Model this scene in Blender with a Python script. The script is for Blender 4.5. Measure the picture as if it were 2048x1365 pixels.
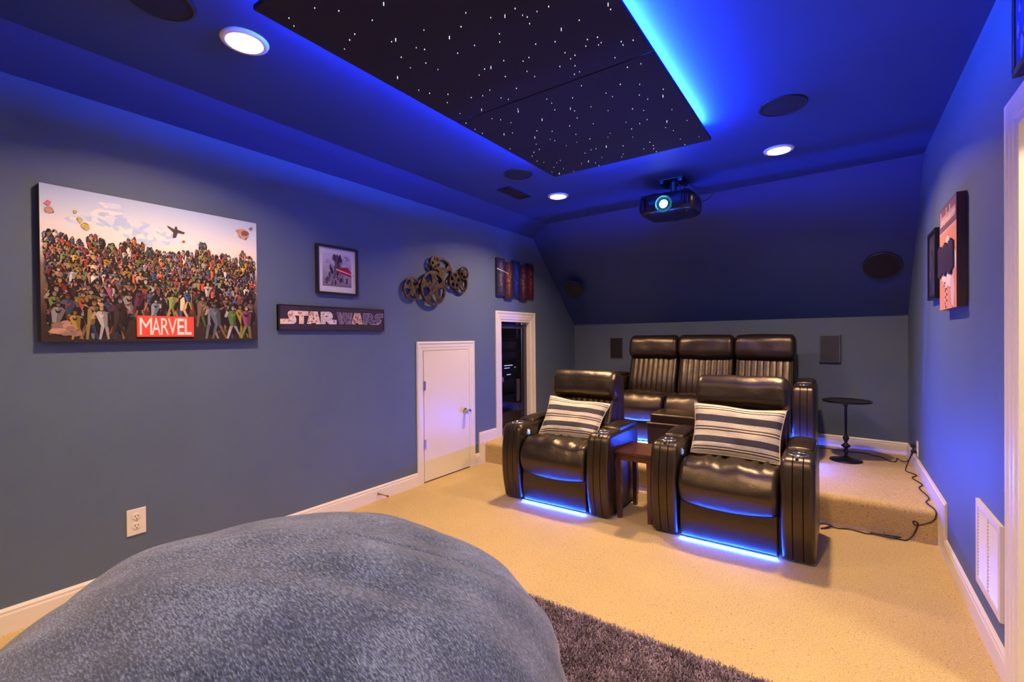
import bpy, bmesh, math, random
from mathutils import Vector, Matrix, noise
import numpy as np

for o in list(bpy.data.objects): bpy.data.objects.remove(o, do_unlink=True)
C = bpy.context.scene.collection
sc = bpy.context.scene
R = math.radians
PI = math.pi
random.seed(7)

# ------------------------------------------------------------------ camera
yaw, pit, rol = R(35.0), R(-.418), R(-.527)
f = Vector((-math.sin(yaw)*math.cos(pit), math.cos(yaw)*math.cos(pit), math.sin(pit)))
r0 = Vector((math.cos(yaw), math.sin(yaw), 0)); u0 = r0.cross(f)
rr = math.cos(rol)*r0 + math.sin(rol)*u0; uu = rr.cross(f)
cam = bpy.data.cameras.new('camera'); camo = bpy.data.objects.new('camera', cam); C.objects.link(camo)
m = Matrix((rr, uu, -f)).transposed().to_4x4(); m.translation = Vector((3.051, 0, 1.3)); camo.matrix_world = m
cam.sensor_width = 36; cam.lens = 36*933.7/2048; cam.clip_start = .02
sc.camera = camo

# ------------------------------------------------------------------ world, exposure
w = bpy.data.worlds.new('World'); sc.world = w; w.use_nodes = True
w.node_tree.nodes['Background'].inputs[0].default_value = (.3, .4, .6, 1)
w.node_tree.nodes['Background'].inputs[1].default_value = .02
sc.view_settings.view_transform = 'Standard'; sc.view_settings.look = 'None'
sc.view_settings.exposure = 0.0; sc.view_settings.gamma = 1
sc.view_settings.use_curve_mapping = False

CAN_W = 34.0          # each recessed lamp
CAN_COL = (1, .66, .37)
LED_CHAIR = 420.0
LED_COUCH = 1300.0
LED_ARM = 720.0
LED_COVE = 1300.0
BLUE = (.012, .07, 1.0)

def area(name, loc, size, power, col, rot=(0, 0, 0), shape='DISK', sy=None, spread=180, parent=None):
    l = bpy.data.lights.new(name, 'AREA'); l.shape = shape; l.size = size
    if sy: l.size_y = sy
    l.energy = power; l.color = col; l.spread = R(spread)
    o = bpy.data.objects.new(name, l); C.objects.link(o); o.location = loc; o.rotation_euler = rot
    if parent: o.parent = parent; o.location = Vector(loc) - parent.location
    return o

# ------------------------------------------------------------------ materials
def nt(name):
    m = bpy.data.materials.new(name); m.use_nodes = True
    n = m.node_tree; b = n.nodes['Principled BSDF']; return m, n, b
def coords(n, space='Object', scale=(1, 1, 1)):
    t = n.nodes.new('ShaderNodeTexCoord'); mp = n.nodes.new('ShaderNodeMapping')
    n.links.new(t.outputs[space], mp.inputs[0]); mp.inputs['Scale'].default_value = scale
    return mp.outputs[0]
def mat(name, col, rough=.6, metal=0, var=.0, vscale=8, bump=0, bscale=200, bdist=.002, emit=None, es=0, sheen=0, coat=0, col2=None, stretch=(1, 1, 1), ior=1.5, spec=.5):
    m, n, b = nt(name)
    b.inputs['Base Color'].default_value = (*col, 1); b.inputs['Roughness'].default_value = rough
    b.inputs['Metallic'].default_value = metal; b.inputs['IOR'].default_value = ior
    b.inputs['Specular IOR Level'].default_value = spec
    if sheen: b.inputs['Sheen Weight'].default_value = sheen
    if coat: b.inputs['Coat Weight'].default_value = coat; b.inputs['Coat Roughness'].default_value = .15
    v = coords(n, scale=stretch)
    if var or col2:
        t = n.nodes.new('ShaderNodeTexNoise'); t.inputs['Scale'].default_value = vscale; t.inputs['Detail'].default_value = 4
        n.links.new(v, t.inputs['Vector'])
        cr = n.nodes.new('ShaderNodeValToRGB'); n.links.new(t.outputs[0], cr.inputs[0])
        cr.color_ramp.elements[0].position = .35; cr.color_ramp.elements[1].position = .65
        a = col if col2 else tuple(c*(1-var) for c in col); c2 = col2 or tuple(min(1, c*(1+var)) for c in col)
        cr.color_ramp.elements[0].color = (*a, 1); cr.color_ramp.elements[1].color = (*c2, 1)
        n.links.new(cr.outputs[0], b.inputs['Base Color'])
    if bump:
        t = n.nodes.new('ShaderNodeTexNoise'); t.inputs['Scale'].default_value = bscale; t.inputs['Detail'].default_value = 3
        n.links.new(v, t.inputs['Vector'])
        bp = n.nodes.new('ShaderNodeBump'); bp.inputs['Strength'].default_value = bump; bp.inputs['Distance'].default_value = bdist
        n.links.new(t.outputs[0], bp.inputs['Height']); n.links.new(bp.outputs[0], b.inputs['Normal'])
    if emit:
        b.inputs['Emission Color'].default_value = (*emit, 1); b.inputs['Emission Strength'].default_value = es
    return m

M = {}
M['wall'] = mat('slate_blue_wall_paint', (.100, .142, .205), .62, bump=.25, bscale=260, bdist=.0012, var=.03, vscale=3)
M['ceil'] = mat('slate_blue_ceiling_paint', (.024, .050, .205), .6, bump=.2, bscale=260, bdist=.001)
M['trim'] = mat('white_semigloss_trim', (.80, .75, .67), .32, bump=.05, bscale=60)
M['doorp'] = mat('off_white_door_paint', (.80, .75, .62), .35, bump=.04, bscale=60)
M['cream'] = mat('cream_paint', (.80, .76, .62), .5, bump=.05, bscale=60)
M['black'] = mat('black_plastic', (.012, .012, .014), .4, bump=.05)
M['grille'] = mat('black_speaker_cloth', (.012, .010, .014), .8, bump=.6, bscale=700, bdist=.001)
M['darkgrille'] = mat('charcoal_speaker_cloth', (.045, .05, .058), .8, bump=.5, bscale=500, bdist=.001)
M['greypl'] = mat('grey_painted_frame', (.13, .15, .18), .4)
M['chrome'] = mat('chrome', (.75, .75, .78), .15, 1)
M['nickel'] = mat('brushed_nickel', (.6, .58, .54), .3, 1)
M['brass'] = mat('worn_brass', (.35, .2, .08), .4, 1)
M['iron'] = mat('black_cast_iron', (.018, .015, .018), .38, .6, bump=.2, bscale=80)
M['bronze'] = mat('antique_bronze_metal', (.13, .085, .055), .42, .75, var=.45, vscale=30, bump=.25, bscale=90, bdist=.002)
M['wood'] = mat('dark_cherry_wood', (.055, .018, .014), .28, col2=(.10, .032, .022), vscale=14, stretch=(1, 1, .12), coat=.3)
M['frameblk'] = mat('black_wood_frame', (.014, .011, .012), .35, bump=.05)
M['brownedge'] = mat('brown_canvas_edge', (.075, .04, .022), .7, bump=.4, bscale=400, bdist=.001)
M['mat_board'] = mat('white_mat_board', (.88, .85, .88), .8)
M['cord'] = mat('black_cord_rubber', (.012, .011, .012), .5)
M['slat_grey'] = mat('grey_shelf_metal', (.05, .05, .07), .4, .5)
M['comp'] = mat('dark_equipment_metal', (.02, .02, .028), .35, .3)
M['paper'] = mat('pale_wood_strip', (.62, .47, .33), .7, var=.1)
M['panelblk'] = mat('black_star_panel_felt', (.012, .010, .016), .85, bump=.4, bscale=300, bdist=.001)
M['star'] = mat('fibre_optic_point', (.8, .9, 1), .5, emit=(.75, .88, 1), es=1.6)
M['led'] = mat('blue_led_strip', (.1, .2, 1), .5, emit=(.007, .055, 1.0), es=LED_CHAIR)
M['ledarm'] = mat('blue_led_strip_unseen', (.1, .2, 1), .5, emit=(.015, .06, 1.0), es=LED_ARM)
M['ledc'] = mat('blue_led_strip_bright', (.1, .2, 1), .5, emit=BLUE, es=LED_COUCH)
M['ledcove'] = mat('blue_led_strip_cove', (.1, .2, 1), .5, emit=(.014, .075, 1.0), es=LED_COVE)
M['ledcoveL'] = mat('blue_led_strip_cove_left', (.1, .2, 1), .5, emit=(.014, .075, 1.0), es=LED_COVE*.6)
M['lamp'] = mat('warm_lamp_lens', (1, .9, .8), .5, emit=(1, .86, .66), es=14)
M['ledw'] = mat('white_indicator', (.8, .9, 1), .5, emit=(.75, .85, 1), es=2.5)
M['ledb'] = mat('blue_button_glow', (.1, .3, 1), .4, emit=(.12, .35, 1), es=1.2)
M['lens'] = mat('projector_lens_glow', (.5, .8, 1), .2, emit=(.55, .85, 1), es=16)
M['lensring'] = mat('teal_lens_ring', (.02, .25, .35), .2, .3, emit=(.03, .35, .55), es=.22)
M['slot'] = mat('dark_slot', (.03, .02, .02), .7)
M['red'] = mat('red_print', (.80, .07, .035), .6)
M['white'] = mat('white_print', (.85, .80, .76), .6)

def leather():
    m, n, b = nt('black_brown_leather')
    b.inputs['Base Color'].default_value = (.011, .0075, .006, 1)
    b.inputs['Roughness'].default_value = .38; b.inputs['Specular IOR Level'].default_value = 1.0; b.inputs['Specular Tint'].default_value = (1, .80, .55, 1)  # warm tint puts the lamps' gold into the leather highlights
    v = coords(n)
    a = n.nodes.new('ShaderNodeTexNoise'); a.inputs['Scale'].default_value = 9; a.inputs['Detail'].default_value = 5
    n.links.new(v, a.inputs[0])
    c = n.nodes.new('ShaderNodeTexVoronoi'); c.inputs['Scale'].default_value = 240
    n.links.new(v, c.inputs[0])
    wn = n.nodes.new('ShaderNodeTexNoise'); wn.inputs['Scale'].default_value = 22; wn.inputs['Detail'].default_value = 6; wn.inputs['Distortion'].default_value = 1.6; n.links.new(v, wn.inputs[0])
    b0 = n.nodes.new('ShaderNodeBump'); b0.inputs['Strength'].default_value = .22; b0.inputs['Distance'].default_value = .0035; n.links.new(wn.outputs[0], b0.inputs['Height'])
    b1 = n.nodes.new('ShaderNodeBump'); n.links.new(b0.outputs[0], b1.inputs['Normal']); b1.inputs['Strength'].default_value = .55; b1.inputs['Distance'].default_value = .008
    b2 = n.nodes.new('ShaderNodeBump'); b2.inputs['Strength'].default_value = .25; b2.inputs['Distance'].default_value = .001
    n.links.new(a.outputs[0], b1.inputs['Height']); n.links.new(c.outputs['Distance'], b2.inputs['Height'])
    n.links.new(b1.outputs[0], b2.inputs['Normal']); n.links.new(b2.outputs[0], b.inputs['Normal'])
    mr = n.nodes.new('ShaderNodeMapRange'); mr.inputs[3].default_value = .29; mr.inputs[4].default_value = .42
    n.links.new(a.outputs[0], mr.inputs[0]); n.links.new(mr.outputs[0], b.inputs['Roughness'])
    return m
M['leather'] = leather()

def carpet():
    m, n, b = nt('beige_cut_pile_carpet')
    b.inputs['Roughness'].default_value = .95; b.inputs['Specular IOR Level'].default_value = .1
    v = coords(n)
    big = n.nodes.new('ShaderNodeTexNoise'); big.inputs['Scale'].default_value = 2.5; big.inputs['Detail'].default_value = 3
    fine = n.nodes.new('ShaderNodeTexNoise'); fine.inputs['Scale'].default_value = 150; fine.inputs['Detail'].default_value = 3
    sp = n.nodes.new('ShaderNodeTexNoise'); sp.inputs['Scale'].default_value = 90; sp.inputs['Detail'].default_value = 2
    for t in (big, fine, sp): n.links.new(v, t.inputs[0])
    c1 = n.nodes.new('ShaderNodeValToRGB'); c1.color_ramp.elements[0].position = .3; c1.color_ramp.elements[1].position = .7
    c1.color_ramp.elements[0].color = (.46, .335, .142, 1); c1.color_ramp.elements[1].color = (.70, .53, .255, 1)
    n.links.new(fine.outputs[0], c1.inputs[0])
    c2 = n.nodes.new('ShaderNodeValToRGB'); c2.color_ramp.elements[0].position = .30; c2.color_ramp.elements[1].position = .37
    c2.color_ramp.elements[0].color = (.62, .50, .38, 1); c2.color_ramp.elements[1].color = (1, 1, 1, 1)
    n.links.new(sp.outputs[0], c2.inputs[0])
    mx = n.nodes.new('ShaderNodeMix'); mx.data_type = 'RGBA'; mx.blend_type = 'MULTIPLY'; mx.inputs[0].default_value = 1
    n.links.new(c1.outputs[0], mx.inputs[6]); n.links.new(c2.outputs[0], mx.inputs[7])
    c3 = n.nodes.new('ShaderNodeValToRGB'); c3.color_ramp.elements[0].position = .35; c3.color_ramp.elements[1].position = .65
    c3.color_ramp.elements[0].color = (.93, .93, .93, 1); c3.color_ramp.elements[1].color = (1, 1, 1, 1)
    n.links.new(big.outputs[0], c3.inputs[0])
    my = n.nodes.new('ShaderNodeMix'); my.data_type = 'RGBA'; my.blend_type = 'MULTIPLY'; my.inputs[0].default_value = 1
    n.links.new(mx.outputs[2], my.inputs[6]); n.links.new(c3.outputs[0], my.inputs[7])
    n.links.new(my.outputs[2], b.inputs['Base Color'])
    bp = n.nodes.new('ShaderNodeBump'); bp.inputs['Strength'].default_value = .7; bp.inputs['Distance'].default_value = .006
    n.links.new(fine.outputs[0], bp.inputs['Height']); n.links.new(bp.outputs[0], b.inputs['Normal'])
    return m
M['carpet'] = carpet()

def chenille():
    m, n, b = nt('blue_grey_chenille')
    b.inputs['Roughness'].default_value = .9; b.inputs['Sheen Weight'].default_value = .35; b.inputs['Specular IOR Level'].default_value = .15
    v = coords(n, scale=(1, 1, 1))
    mp = n.nodes.new('ShaderNodeMapping'); mp.inputs['Rotation'].default_value = (0, 0, R(28)); mp.inputs['Scale'].default_value = (45, 190, 90)
    n.links.new(v, mp.inputs[0])
    a = n.nodes.new('ShaderNodeTexNoise'); a.inputs['Scale'].default_value = 1.6; a.inputs['Detail'].default_value = 5; a.inputs['Roughness'].default_value = .7
    n.links.new(mp.outputs[0], a.inputs[0])
    g = n.nodes.new('ShaderNodeTexNoise'); g.inputs['Scale'].default_value = 4.5; g.inputs['Detail'].default_value = 5
    n.links.new(v, g.inputs[0])
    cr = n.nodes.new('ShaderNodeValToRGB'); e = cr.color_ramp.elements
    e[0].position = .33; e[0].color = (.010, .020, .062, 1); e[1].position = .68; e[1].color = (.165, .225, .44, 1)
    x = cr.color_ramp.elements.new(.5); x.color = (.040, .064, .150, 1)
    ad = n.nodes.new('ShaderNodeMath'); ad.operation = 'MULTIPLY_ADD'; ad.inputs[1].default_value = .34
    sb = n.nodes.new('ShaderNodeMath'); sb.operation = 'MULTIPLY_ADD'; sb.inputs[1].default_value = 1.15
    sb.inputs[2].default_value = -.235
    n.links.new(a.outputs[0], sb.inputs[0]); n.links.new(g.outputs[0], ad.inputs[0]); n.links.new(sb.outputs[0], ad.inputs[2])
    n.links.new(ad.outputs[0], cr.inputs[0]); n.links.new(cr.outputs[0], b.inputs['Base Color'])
    bp = n.nodes.new('ShaderNodeBump'); bp.inputs['Strength'].default_value = .5; bp.inputs['Distance'].default_value = .004
    n.links.new(a.outputs[0], bp.inputs['Height']); n.links.new(bp.outputs[0], b.inputs['Normal'])
    return m
M['chenille'] = chenille()

def attrmat(name, rough=.7, spec=.3):
    m, n, b = nt(name); a = n.nodes.new('ShaderNodeVertexColor'); a.layer_name = 'Col'
    n.links.new(a.outputs[0], b.inputs['Base Color']); b.inputs['Roughness'].default_value = rough
    b.inputs['Specular IOR Level'].default_value = spec
    return m
M['print'] = attrmat('printed_colours')
M['tuft'] = attrmat('shag_tufts', .9, .1)

def stripes():
    # woven stripes across the pillow; uv v runs bottom to top
    m, n, b = nt('striped_woven_cotton')
    b.inputs['Roughness'].default_value = .9; b.inputs['Specular IOR Level'].default_value = .1
    t = n.nodes.new('ShaderNodeUVMap'); sx = n.nodes.new('ShaderNodeSeparateXYZ'); n.links.new(t.outputs[0], sx.inputs[0])
    cr = n.nodes.new('ShaderNodeValToRGB'); cr.color_ramp.interpolation = 'CONSTANT'
    W_, G = (.93, .85, .70, 1), (.10, .10, .125, 1); D = (.085, .07, .08, 1)
    bands = [(0, W_), (.055, D), (.075, W_), (.105, D), (.125, W_), (.20, G), (.33, W_), (.445, D), (.467, W_), (.50, D), (.522, W_),
             (.62, G), (.76, W_), (.865, D), (.885, W_), (.915, D), (.935, W_)]
    el = cr.color_ramp.elements; el[0].position = 0; el[0].color = bands[0][1]; el[1].position = bands[1][0]; el[1].color = bands[1][1]
    for p_, c_ in bands[2:]: k = el.new(p_); k.color = c_
    n.links.new(sx.outputs[1], cr.inputs[0])
    v = coords(n); w_ = n.nodes.new('ShaderNodeTexNoise'); w_.inputs['Scale'].default_value = 220; n.links.new(v, w_.inputs[0])
    c2 = n.nodes.new('ShaderNodeValToRGB'); c2.color_ramp.elements[0].position = .35; c2.color_ramp.elements[1].position = .65
    c2.color_ramp.elements[0].color = (.72, .72, .72, 1); c2.color_ramp.elements[1].color = (1, 1, 1, 1)
    n.links.new(w_.outputs[0], c2.inputs[0])
    mx = n.nodes.new('ShaderNodeMix'); mx.data_type = 'RGBA'; mx.blend_type = 'MULTIPLY'; mx.inputs[0].default_value = 1
    n.links.new(cr.outputs[0], mx.inputs[6]); n.links.new(c2.outputs[0], mx.inputs[7]); n.links.new(mx.outputs[2], b.inputs['Base Color'])
    bp = n.nodes.new('ShaderNodeBump'); bp.inputs['Strength'].default_value = .4; bp.inputs['Distance'].default_value = .002
    n.links.new(w_.outputs[0], bp.inputs['Height']); n.links.new(bp.outputs[0], b.inputs['Normal'])
    return m
M['stripes'] = stripes()

def glassmat(name, tint):
    m = bpy.data.materials.new(name); m.use_nodes = True; n = m.node_tree; n.nodes.clear()
    o = n.nodes.new('ShaderNodeOutputMaterial'); t = n.nodes.new('ShaderNodeBsdfTransparent'); g = n.nodes.new('ShaderNodeBsdfGlossy'); x = n.nodes.new('ShaderNodeMixShader'); fr = n.nodes.new('ShaderNodeLayerWeight')
    fr.inputs[0].default_value = .06; t.inputs[0].default_value = (*tint, 1); g.inputs['Roughness'].default_value = .03
    n.links.new(fr.outputs[1], x.inputs[0]); n.links.new(t.outputs[0], x.inputs[1]); n.links.new(g.outputs[0], x.inputs[2]); n.links.new(x.outputs[0], o.inputs[0]); return m
M['glass'] = glassmat('tinted_door_glass', (.62, .60, .72)); M['clear'] = glassmat('clear_picture_glass', (.97, .97, .97))

# ------------------------------------------------------------------ object helpers
def tag(o, label=None, cat=None, group=None, kind=None):
    if label: o['label'] = label
    if cat: o['category'] = cat
    if group: o['group'] = group
    if kind: o['kind'] = kind
    return o
def thing(name, label, cat, loc=(0, 0, 0), group=None):
    o = bpy.data.objects.new(name, None); C.objects.link(o); o.location = loc; o.empty_display_size = .1
    return tag(o, label, cat, group)
def world_loc(p):
    v = Vector((0, 0, 0))
    while p: v += p.location; p = p.parent
    return v
def mesh(name, verts, faces, mt, parent=None, smooth=False, cols=None, uvs=None, angle=None):
    off = world_loc(parent) if parent else None
    if parent is None:
        # origin at the base centre of the mesh
        xs = [v[0] for v in verts]; ys = [v[1] for v in verts]; zs = [v[2] for v in verts]
        off = Vector(((min(xs)+max(xs))/2, (min(ys)+max(ys))/2, min(zs)))
    me = bpy.data.meshes.new(name)
    me.from_pydata([(v[0]-off.x, v[1]-off.y, v[2]-off.z) for v in verts], [], faces)
    for x in (mt if isinstance(mt, list) else [mt]): me.materials.append(x)
    if cols:
        ca = me.color_attributes.new('Col', 'FLOAT_COLOR', 'CORNER'); i = 0
        for p, c in zip(me.polygons, cols):
            for l in p.loop_indices: ca.data[l].color = (*c, 1)
    if uvs:
        uv = me.uv_layers.new(name='UVMap')
        for l in me.loops: uv.data[l.index].uv = uvs[l.vertex_index]
    bm = bmesh.new(); bm.from_mesh(me)
    if not cols: bmesh.ops.recalc_face_normals(bm, faces=bm.faces)
    if smooth:
        for fc in bm.faces: fc.smooth = True
        if angle:
            for e in bm.edges:
                if len(e.link_faces) == 2 and e.calc_face_angle() > R(angle): e.smooth = False
    bm.to_mesh(me); bm.free()
    o = bpy.data.objects.new(name, me); C.objects.link(o)
    if parent: o.parent = parent
    else: o.location = off
    return o

class G:
    def __init__(s): s.v = []; s.f = []
    def add(s, v, f):
        b = len(s.v); s.v += [tuple(x) for x in v]; s.f += [tuple(i+b for i in q) for q in f]; return s
    def box(s, a, b, bev=0):
        x0, x1 = sorted((a[0], b[0])); y0, y1 = sorted((a[1], b[1])); z0, z1 = sorted((a[2], b[2]))
        if not bev:
            return s.add([(x0, y0, z0), (x1, y0, z0), (x1, y1, z0), (x0, y1, z0), (x0, y0, z1), (x1, y0, z1), (x1, y1, z1), (x0, y1, z1)],
                         [(0, 3, 2, 1), (4, 5, 6, 7), (0, 1, 5, 4), (1, 2, 6, 5), (2, 3, 7, 6), (3, 0, 4, 7)])
        bm = bmesh.new(); bmesh.ops.create_cube(bm, size=1)
        for v in bm.verts: v.co = Vector(((x0+x1)/2+v.co.x*(x1-x0), (y0+y1)/2+v.co.y*(y1-y0), (z0+z1)/2+v.co.z*(z1-z0)))
        bmesh.ops.bevel(bm, geom=bm.edges, offset=min(bev, .49*min(x1-x0, y1-y0, z1-z0)), segments=3, profile=.5, affect='EDGES')
        bm.verts.index_update()
        s.add([v.co for v in bm.verts], [[v.index for v in q.verts] for q in bm.faces]); bm.free(); return s
    def lathe(s, prof, c=(0, 0, 0), n=32, axis='z', phase=0):
        vs = []; fs = []; k = len(prof)
        for i in range(n):
            a = 2*PI*i/n+phase
            for r_, h in prof:
                p = (r_*math.cos(a), r_*math.sin(a), h)
                if axis == 'x': p = (p[2], p[0], p[1])
                if axis == 'y': p = (p[0], p[2], p[1])
                vs.append((p[0]+c[0], p[1]+c[1], p[2]+c[2]))
        for i in range(n):
            j = (i+1) % n
            for q in range(k-1): fs.append((i*k+q, j*k+q, j*k+q+1, i*k+q+1))
        op = tuple(prof[0]) != tuple(prof[-1])
        if op and prof[0][0] > 1e-6: fs.append(tuple(i*k for i in range(n)))
        if op and prof[-1][0] > 1e-6: fs.append(tuple(i*k+k-1 for i in range(n)))
        return s.add(vs, fs)
    def tube(s, pts, r, n=8, closed=False):
        pts = [Vector(p) for p in pts]; vs = []; fs = []; N = len(pts)
        up = Vector((0, 0, 1))
        for i, p in enumerate(pts):
            if closed: t = pts[(i+1) % N]-pts[i-1]
            else: t = pts[min(i+1, N-1)]-pts[max(i-1, 0)]
            t.normalize(); a = t.cross(up)
            if a.length < .1: a = t.cross(Vector((1, 0, 0)))
            a.normalize(); b = t.cross(a)
            rad = r[i] if isinstance(r, list) else r
            for k in range(n):
                q = 2*PI*k/n; vs.append(p+a*math.cos(q)*rad+b*math.sin(q)*rad)
        for i in range(N if closed else N-1):
            j = (i+1) % N
            for k in range(n): fs.append((i*n+k, i*n+(k+1) % n, j*n+(k+1) % n, j*n+k))
        if not closed: fs += [tuple(range(n)), tuple((N-1)*n+k for k in range(n))]
        return s.add(vs, fs)
    def prism(s, poly, a, b, plane='yz'):
        n = len(poly); P3 = []
        for t in (a, b):
            for p in poly: P3.append((t, p[0], p[1]) if plane == 'yz' else (p[0], t, p[1]) if plane == 'xz' else (p[0], p[1], t))
        return s.add(P3, [tuple(range(n)), tuple(range(2*n-1, n-1, -1))]+[(i, (i+1) % n, n+(i+1) % n, n+i) for i in range(n)])
    def put(s, name, mt, parent=None, **k): return mesh(name, s.v, s.f, mt, parent, **k)

def smooth_pts(pts, sub=5):
    P_ = [Vector(q) for q in pts]; out = []
    for i in range(len(P_)-1):
        a, b, c, d_ = P_[max(0, i-1)], P_[i], P_[i+1], P_[min(len(P_)-1, i+2)]
        for k in range(sub):
            u = k/sub; out.append(.5*((2*b)+(c-a)*u+(2*a-5*b+4*c-d_)*u*u+(3*b-a-3*c+d_)*u**3))
    out.append(P_[-1]); return out
def rpoly(pts, seg=6):
    """pts: (a, b, radius) -> rounded closed outline"""
    out = []; n = len(pts)
    for i in range(n):
        p = Vector(pts[i][:2]); a = Vector(pts[i-1][:2]); b = Vector(pts[(i+1) % n][:2]); r = pts[i][2]
        if r <= 0: out.append(tuple(p)); continue
        da = (a-p); db = (b-p); la, lb = da.length, db.length; da.normalize(); db.normalize()
        t = min(r, .48*la, .48*lb)
        p0 = p+da*t; p1 = p+db*t
        for k in range(seg+1):
            u = k/seg; out.append(tuple(p0*(1-u)**2+p*2*u*(1-u)+p1*u*u))
    return out
def dens(poly, step):
    out = []; n = len(poly)
    for i in range(n):
        a = Vector(poly[i]); b = Vector(poly[(i+1) % n]); k = max(1, int((b-a).length/step))
        for j in range(k): out.append(tuple(a+(b-a)*j/k))
    return out
def loft(g, prof, stations, warp=None):
    """prof (y, z) outline; stations (x, inset)"""
    n = len(prof); ar = sum(prof[i][0]*prof[(i+1) % n][1]-prof[(i+1) % n][0]*prof[i][1] for i in range(n))
    sg = 1 if ar > 0 else -1; nr = []
    for i in range(n):
        t = Vector(prof[(i+1) % n])-Vector(prof[i-1]); t.normalize(); nr.append((t.y*sg, -t.x*sg))
    vs = []
    for x, ins in stations:
        for p, q in zip(prof, nr):
            v = (x, p[0]-q[0]*ins, p[1]-q[1]*ins)
            vs.append(warp(*v) if warp else v)
    m_ = len(stations); fs = []
    for i in range(m_-1):
        for k in range(n): fs.append((i*n+k, i*n+(k+1) % n, (i+1)*n+(k+1) % n, (i+1)*n+k))
    fs += [tuple(range(n)), tuple((m_-1)*n+k for k in range(n))]
    return g.add(vs, fs)
def stations(x0, x1, r, grooves=(), depth=.006, gw=.007, puff=0, n=5):
    s = [(x0+r-r*math.cos(a), r-r*math.sin(a)) for a in [PI/2*i/n for i in range(n+1)]]
    mid = []
    xs = [x0+r]+list(grooves)+[x1-r]
    for i in range(len(xs)-1):
        a, b = xs[i], xs[i+1]
        a2 = a+(gw if i else 0); b2 = b-(gw if i < len(xs)-2 else 0)
        for k in range(1, 6):
            u = k/6; mid.append((a2+(b2-a2)*u, -puff*math.sin(PI*u)))
        if i < len(xs)-2: mid += [(b-gw, 0), (b-gw*.4, depth*.8), (b, depth), (b+gw*.4, depth*.8), (b+gw, 0)]
    e = [(x1-(r-r*math.cos(a)), r-r*math.sin(a)) for a in [PI/2*i/n for i in range(n, -1, -1)]]
    return s+mid+e

# ------------------------------------------------------------------ setting
W = 3.558; PZ = .21; RY = 3.83; Y0 = -2.7
def st(o): o['kind'] = 'structure'; return o
BL = Vector((0, 5.89, 0)); BR = Vector((W, 5.45, 0))            # foot of the rear knee wall
def yb(x): return BL.y+(BR.y-BL.y)*x/W
KZ = 1.466

st(G().box((-.12, Y0-.1, -.1), (W+1.2, RY, 0)).put('floor', M['carpet']))
# raised rear floor with a rounded nosing
prof = rpoly([(RY, 0, 0), (RY, PZ, .045), (6.0, PZ, 0), (6.0, 0, 0)], 8)
g = G(); g.prism(prof, 0, W)
st(g.put('floor_raised', M['carpet'], smooth=True, angle=30))

# left wall: strips round the closet opening
CY0, CY1, CZ1 = 4.135, 4.745, 1.50
g = G().box((-.12, Y0, 0), (0, CY0, 2.52)).box((-.12, CY1, 0), (0, 6.0, 2.52)).box((-.12, CY0, CZ1), (0, CY1, 2.52)).box((-.12, CY0, 0), (0, CY1, PZ))
st(g.put('wall_left', M['wall']))
# right wall with a doorway
DY0, DY1, DZ = 1.50, 2.325, 2.035
g = G().box((W, DY1, 0), (W+.12, 6.0, 2.62)).box((W, Y0, 0), (W+.12, DY0, 2.62)).box((W, DY0, DZ), (W+.12, DY1, 2.62))
st(g.put('wall_right', M['wall']))
g = G().prism([(BL.x-.1, BL.y+.012), (BR.x+.1, BR.y-.012), (BR.x+.1, BR.y+.12), (BL.x-.1, BL.y+.12)], 0, KZ+.02, 'xy')
st(g.put('wall_back', M['wall']))
st(G().box((-.12, Y0-.12, 0), (W+.12, Y0, 2.62)).put('wall_front', M['wall']))
# ceiling: flat part, shallow slope on the left, steep slope at the back
T = .1
def slab(pts, n):
    n = Vector(n).normalized()*T
    k = len(pts); v = [Vector(p) for p in pts]; v += [p+n for p in v]
    return v, [tuple(range(k)), tuple(range(2*k-1, k-1, -1))]+[(i, (i+1) % k, k+(i+1) % k, k+i) for i in range(k)]
g = G()
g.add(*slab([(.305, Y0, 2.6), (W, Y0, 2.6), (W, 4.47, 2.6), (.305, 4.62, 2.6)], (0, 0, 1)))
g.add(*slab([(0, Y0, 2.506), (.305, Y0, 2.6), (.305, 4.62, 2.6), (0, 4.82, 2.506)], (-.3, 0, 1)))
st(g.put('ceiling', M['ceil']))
g = G(); NA, NB = 36, 10; vs = []
for side in (0, 1):
    for i in range(NA+1):
        x = W*i/NA; xt = x
        top = Vector((xt, 4.82-.20*xt/.305, 2.506+.094*xt/.305)) if xt < .305 else Vector((xt, 4.62-.15*(xt-.305)/3.253, 2.6))
        bot = BL+(BR-BL)*(x/W); bot.z = KZ
        for j in range(NB+1):
            u = j/NB; q = top*(1-u)+bot*u; vs.append(tuple(q+Vector((0, .07, .07))*side))
S_ = (NA+1)*(NB+1); fs = []
for i in range(NA):
    for j in range(NB):
        a = i*(NB+1)+j; q = (a, a+1, a+NB+2, a+NB+1); fs += [q, tuple(S_+k for k in reversed(q))]
rim = [i*(NB+1) for i in range(NA+1)]+[NA*(NB+1)+j for j in range(1, NB+1)]+[i*(NB+1)+NB for i in range(NA-1, -1, -1)]+[j for j in range(NB-1, 0, -1)]
for i in range(len(rim)): a, b = rim[i], rim[(i+1) % len(rim)]; fs.append((a, b, S_+b, S_+a))
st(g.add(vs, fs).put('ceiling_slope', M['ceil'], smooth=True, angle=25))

# vestibule beyond the doorway
g = G().box((W+1.1, .8, 0), (W+1.2, 3.2, 2.4)).box((W+.12, .7, 0), (W+1.1, .8, 2.4)).box((W+.12, 3.1, 0), (W+1.1, 3.2, 2.4)).box((W+.12, .7, 2.4), (W+1.1, 3.2, 2.5))
st(g.put('wall_vestibule', M['cream']))
area('vestibule_light', (W+.6, 1.9, 2.38), .25, 26, (1, .86, .62))

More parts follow.
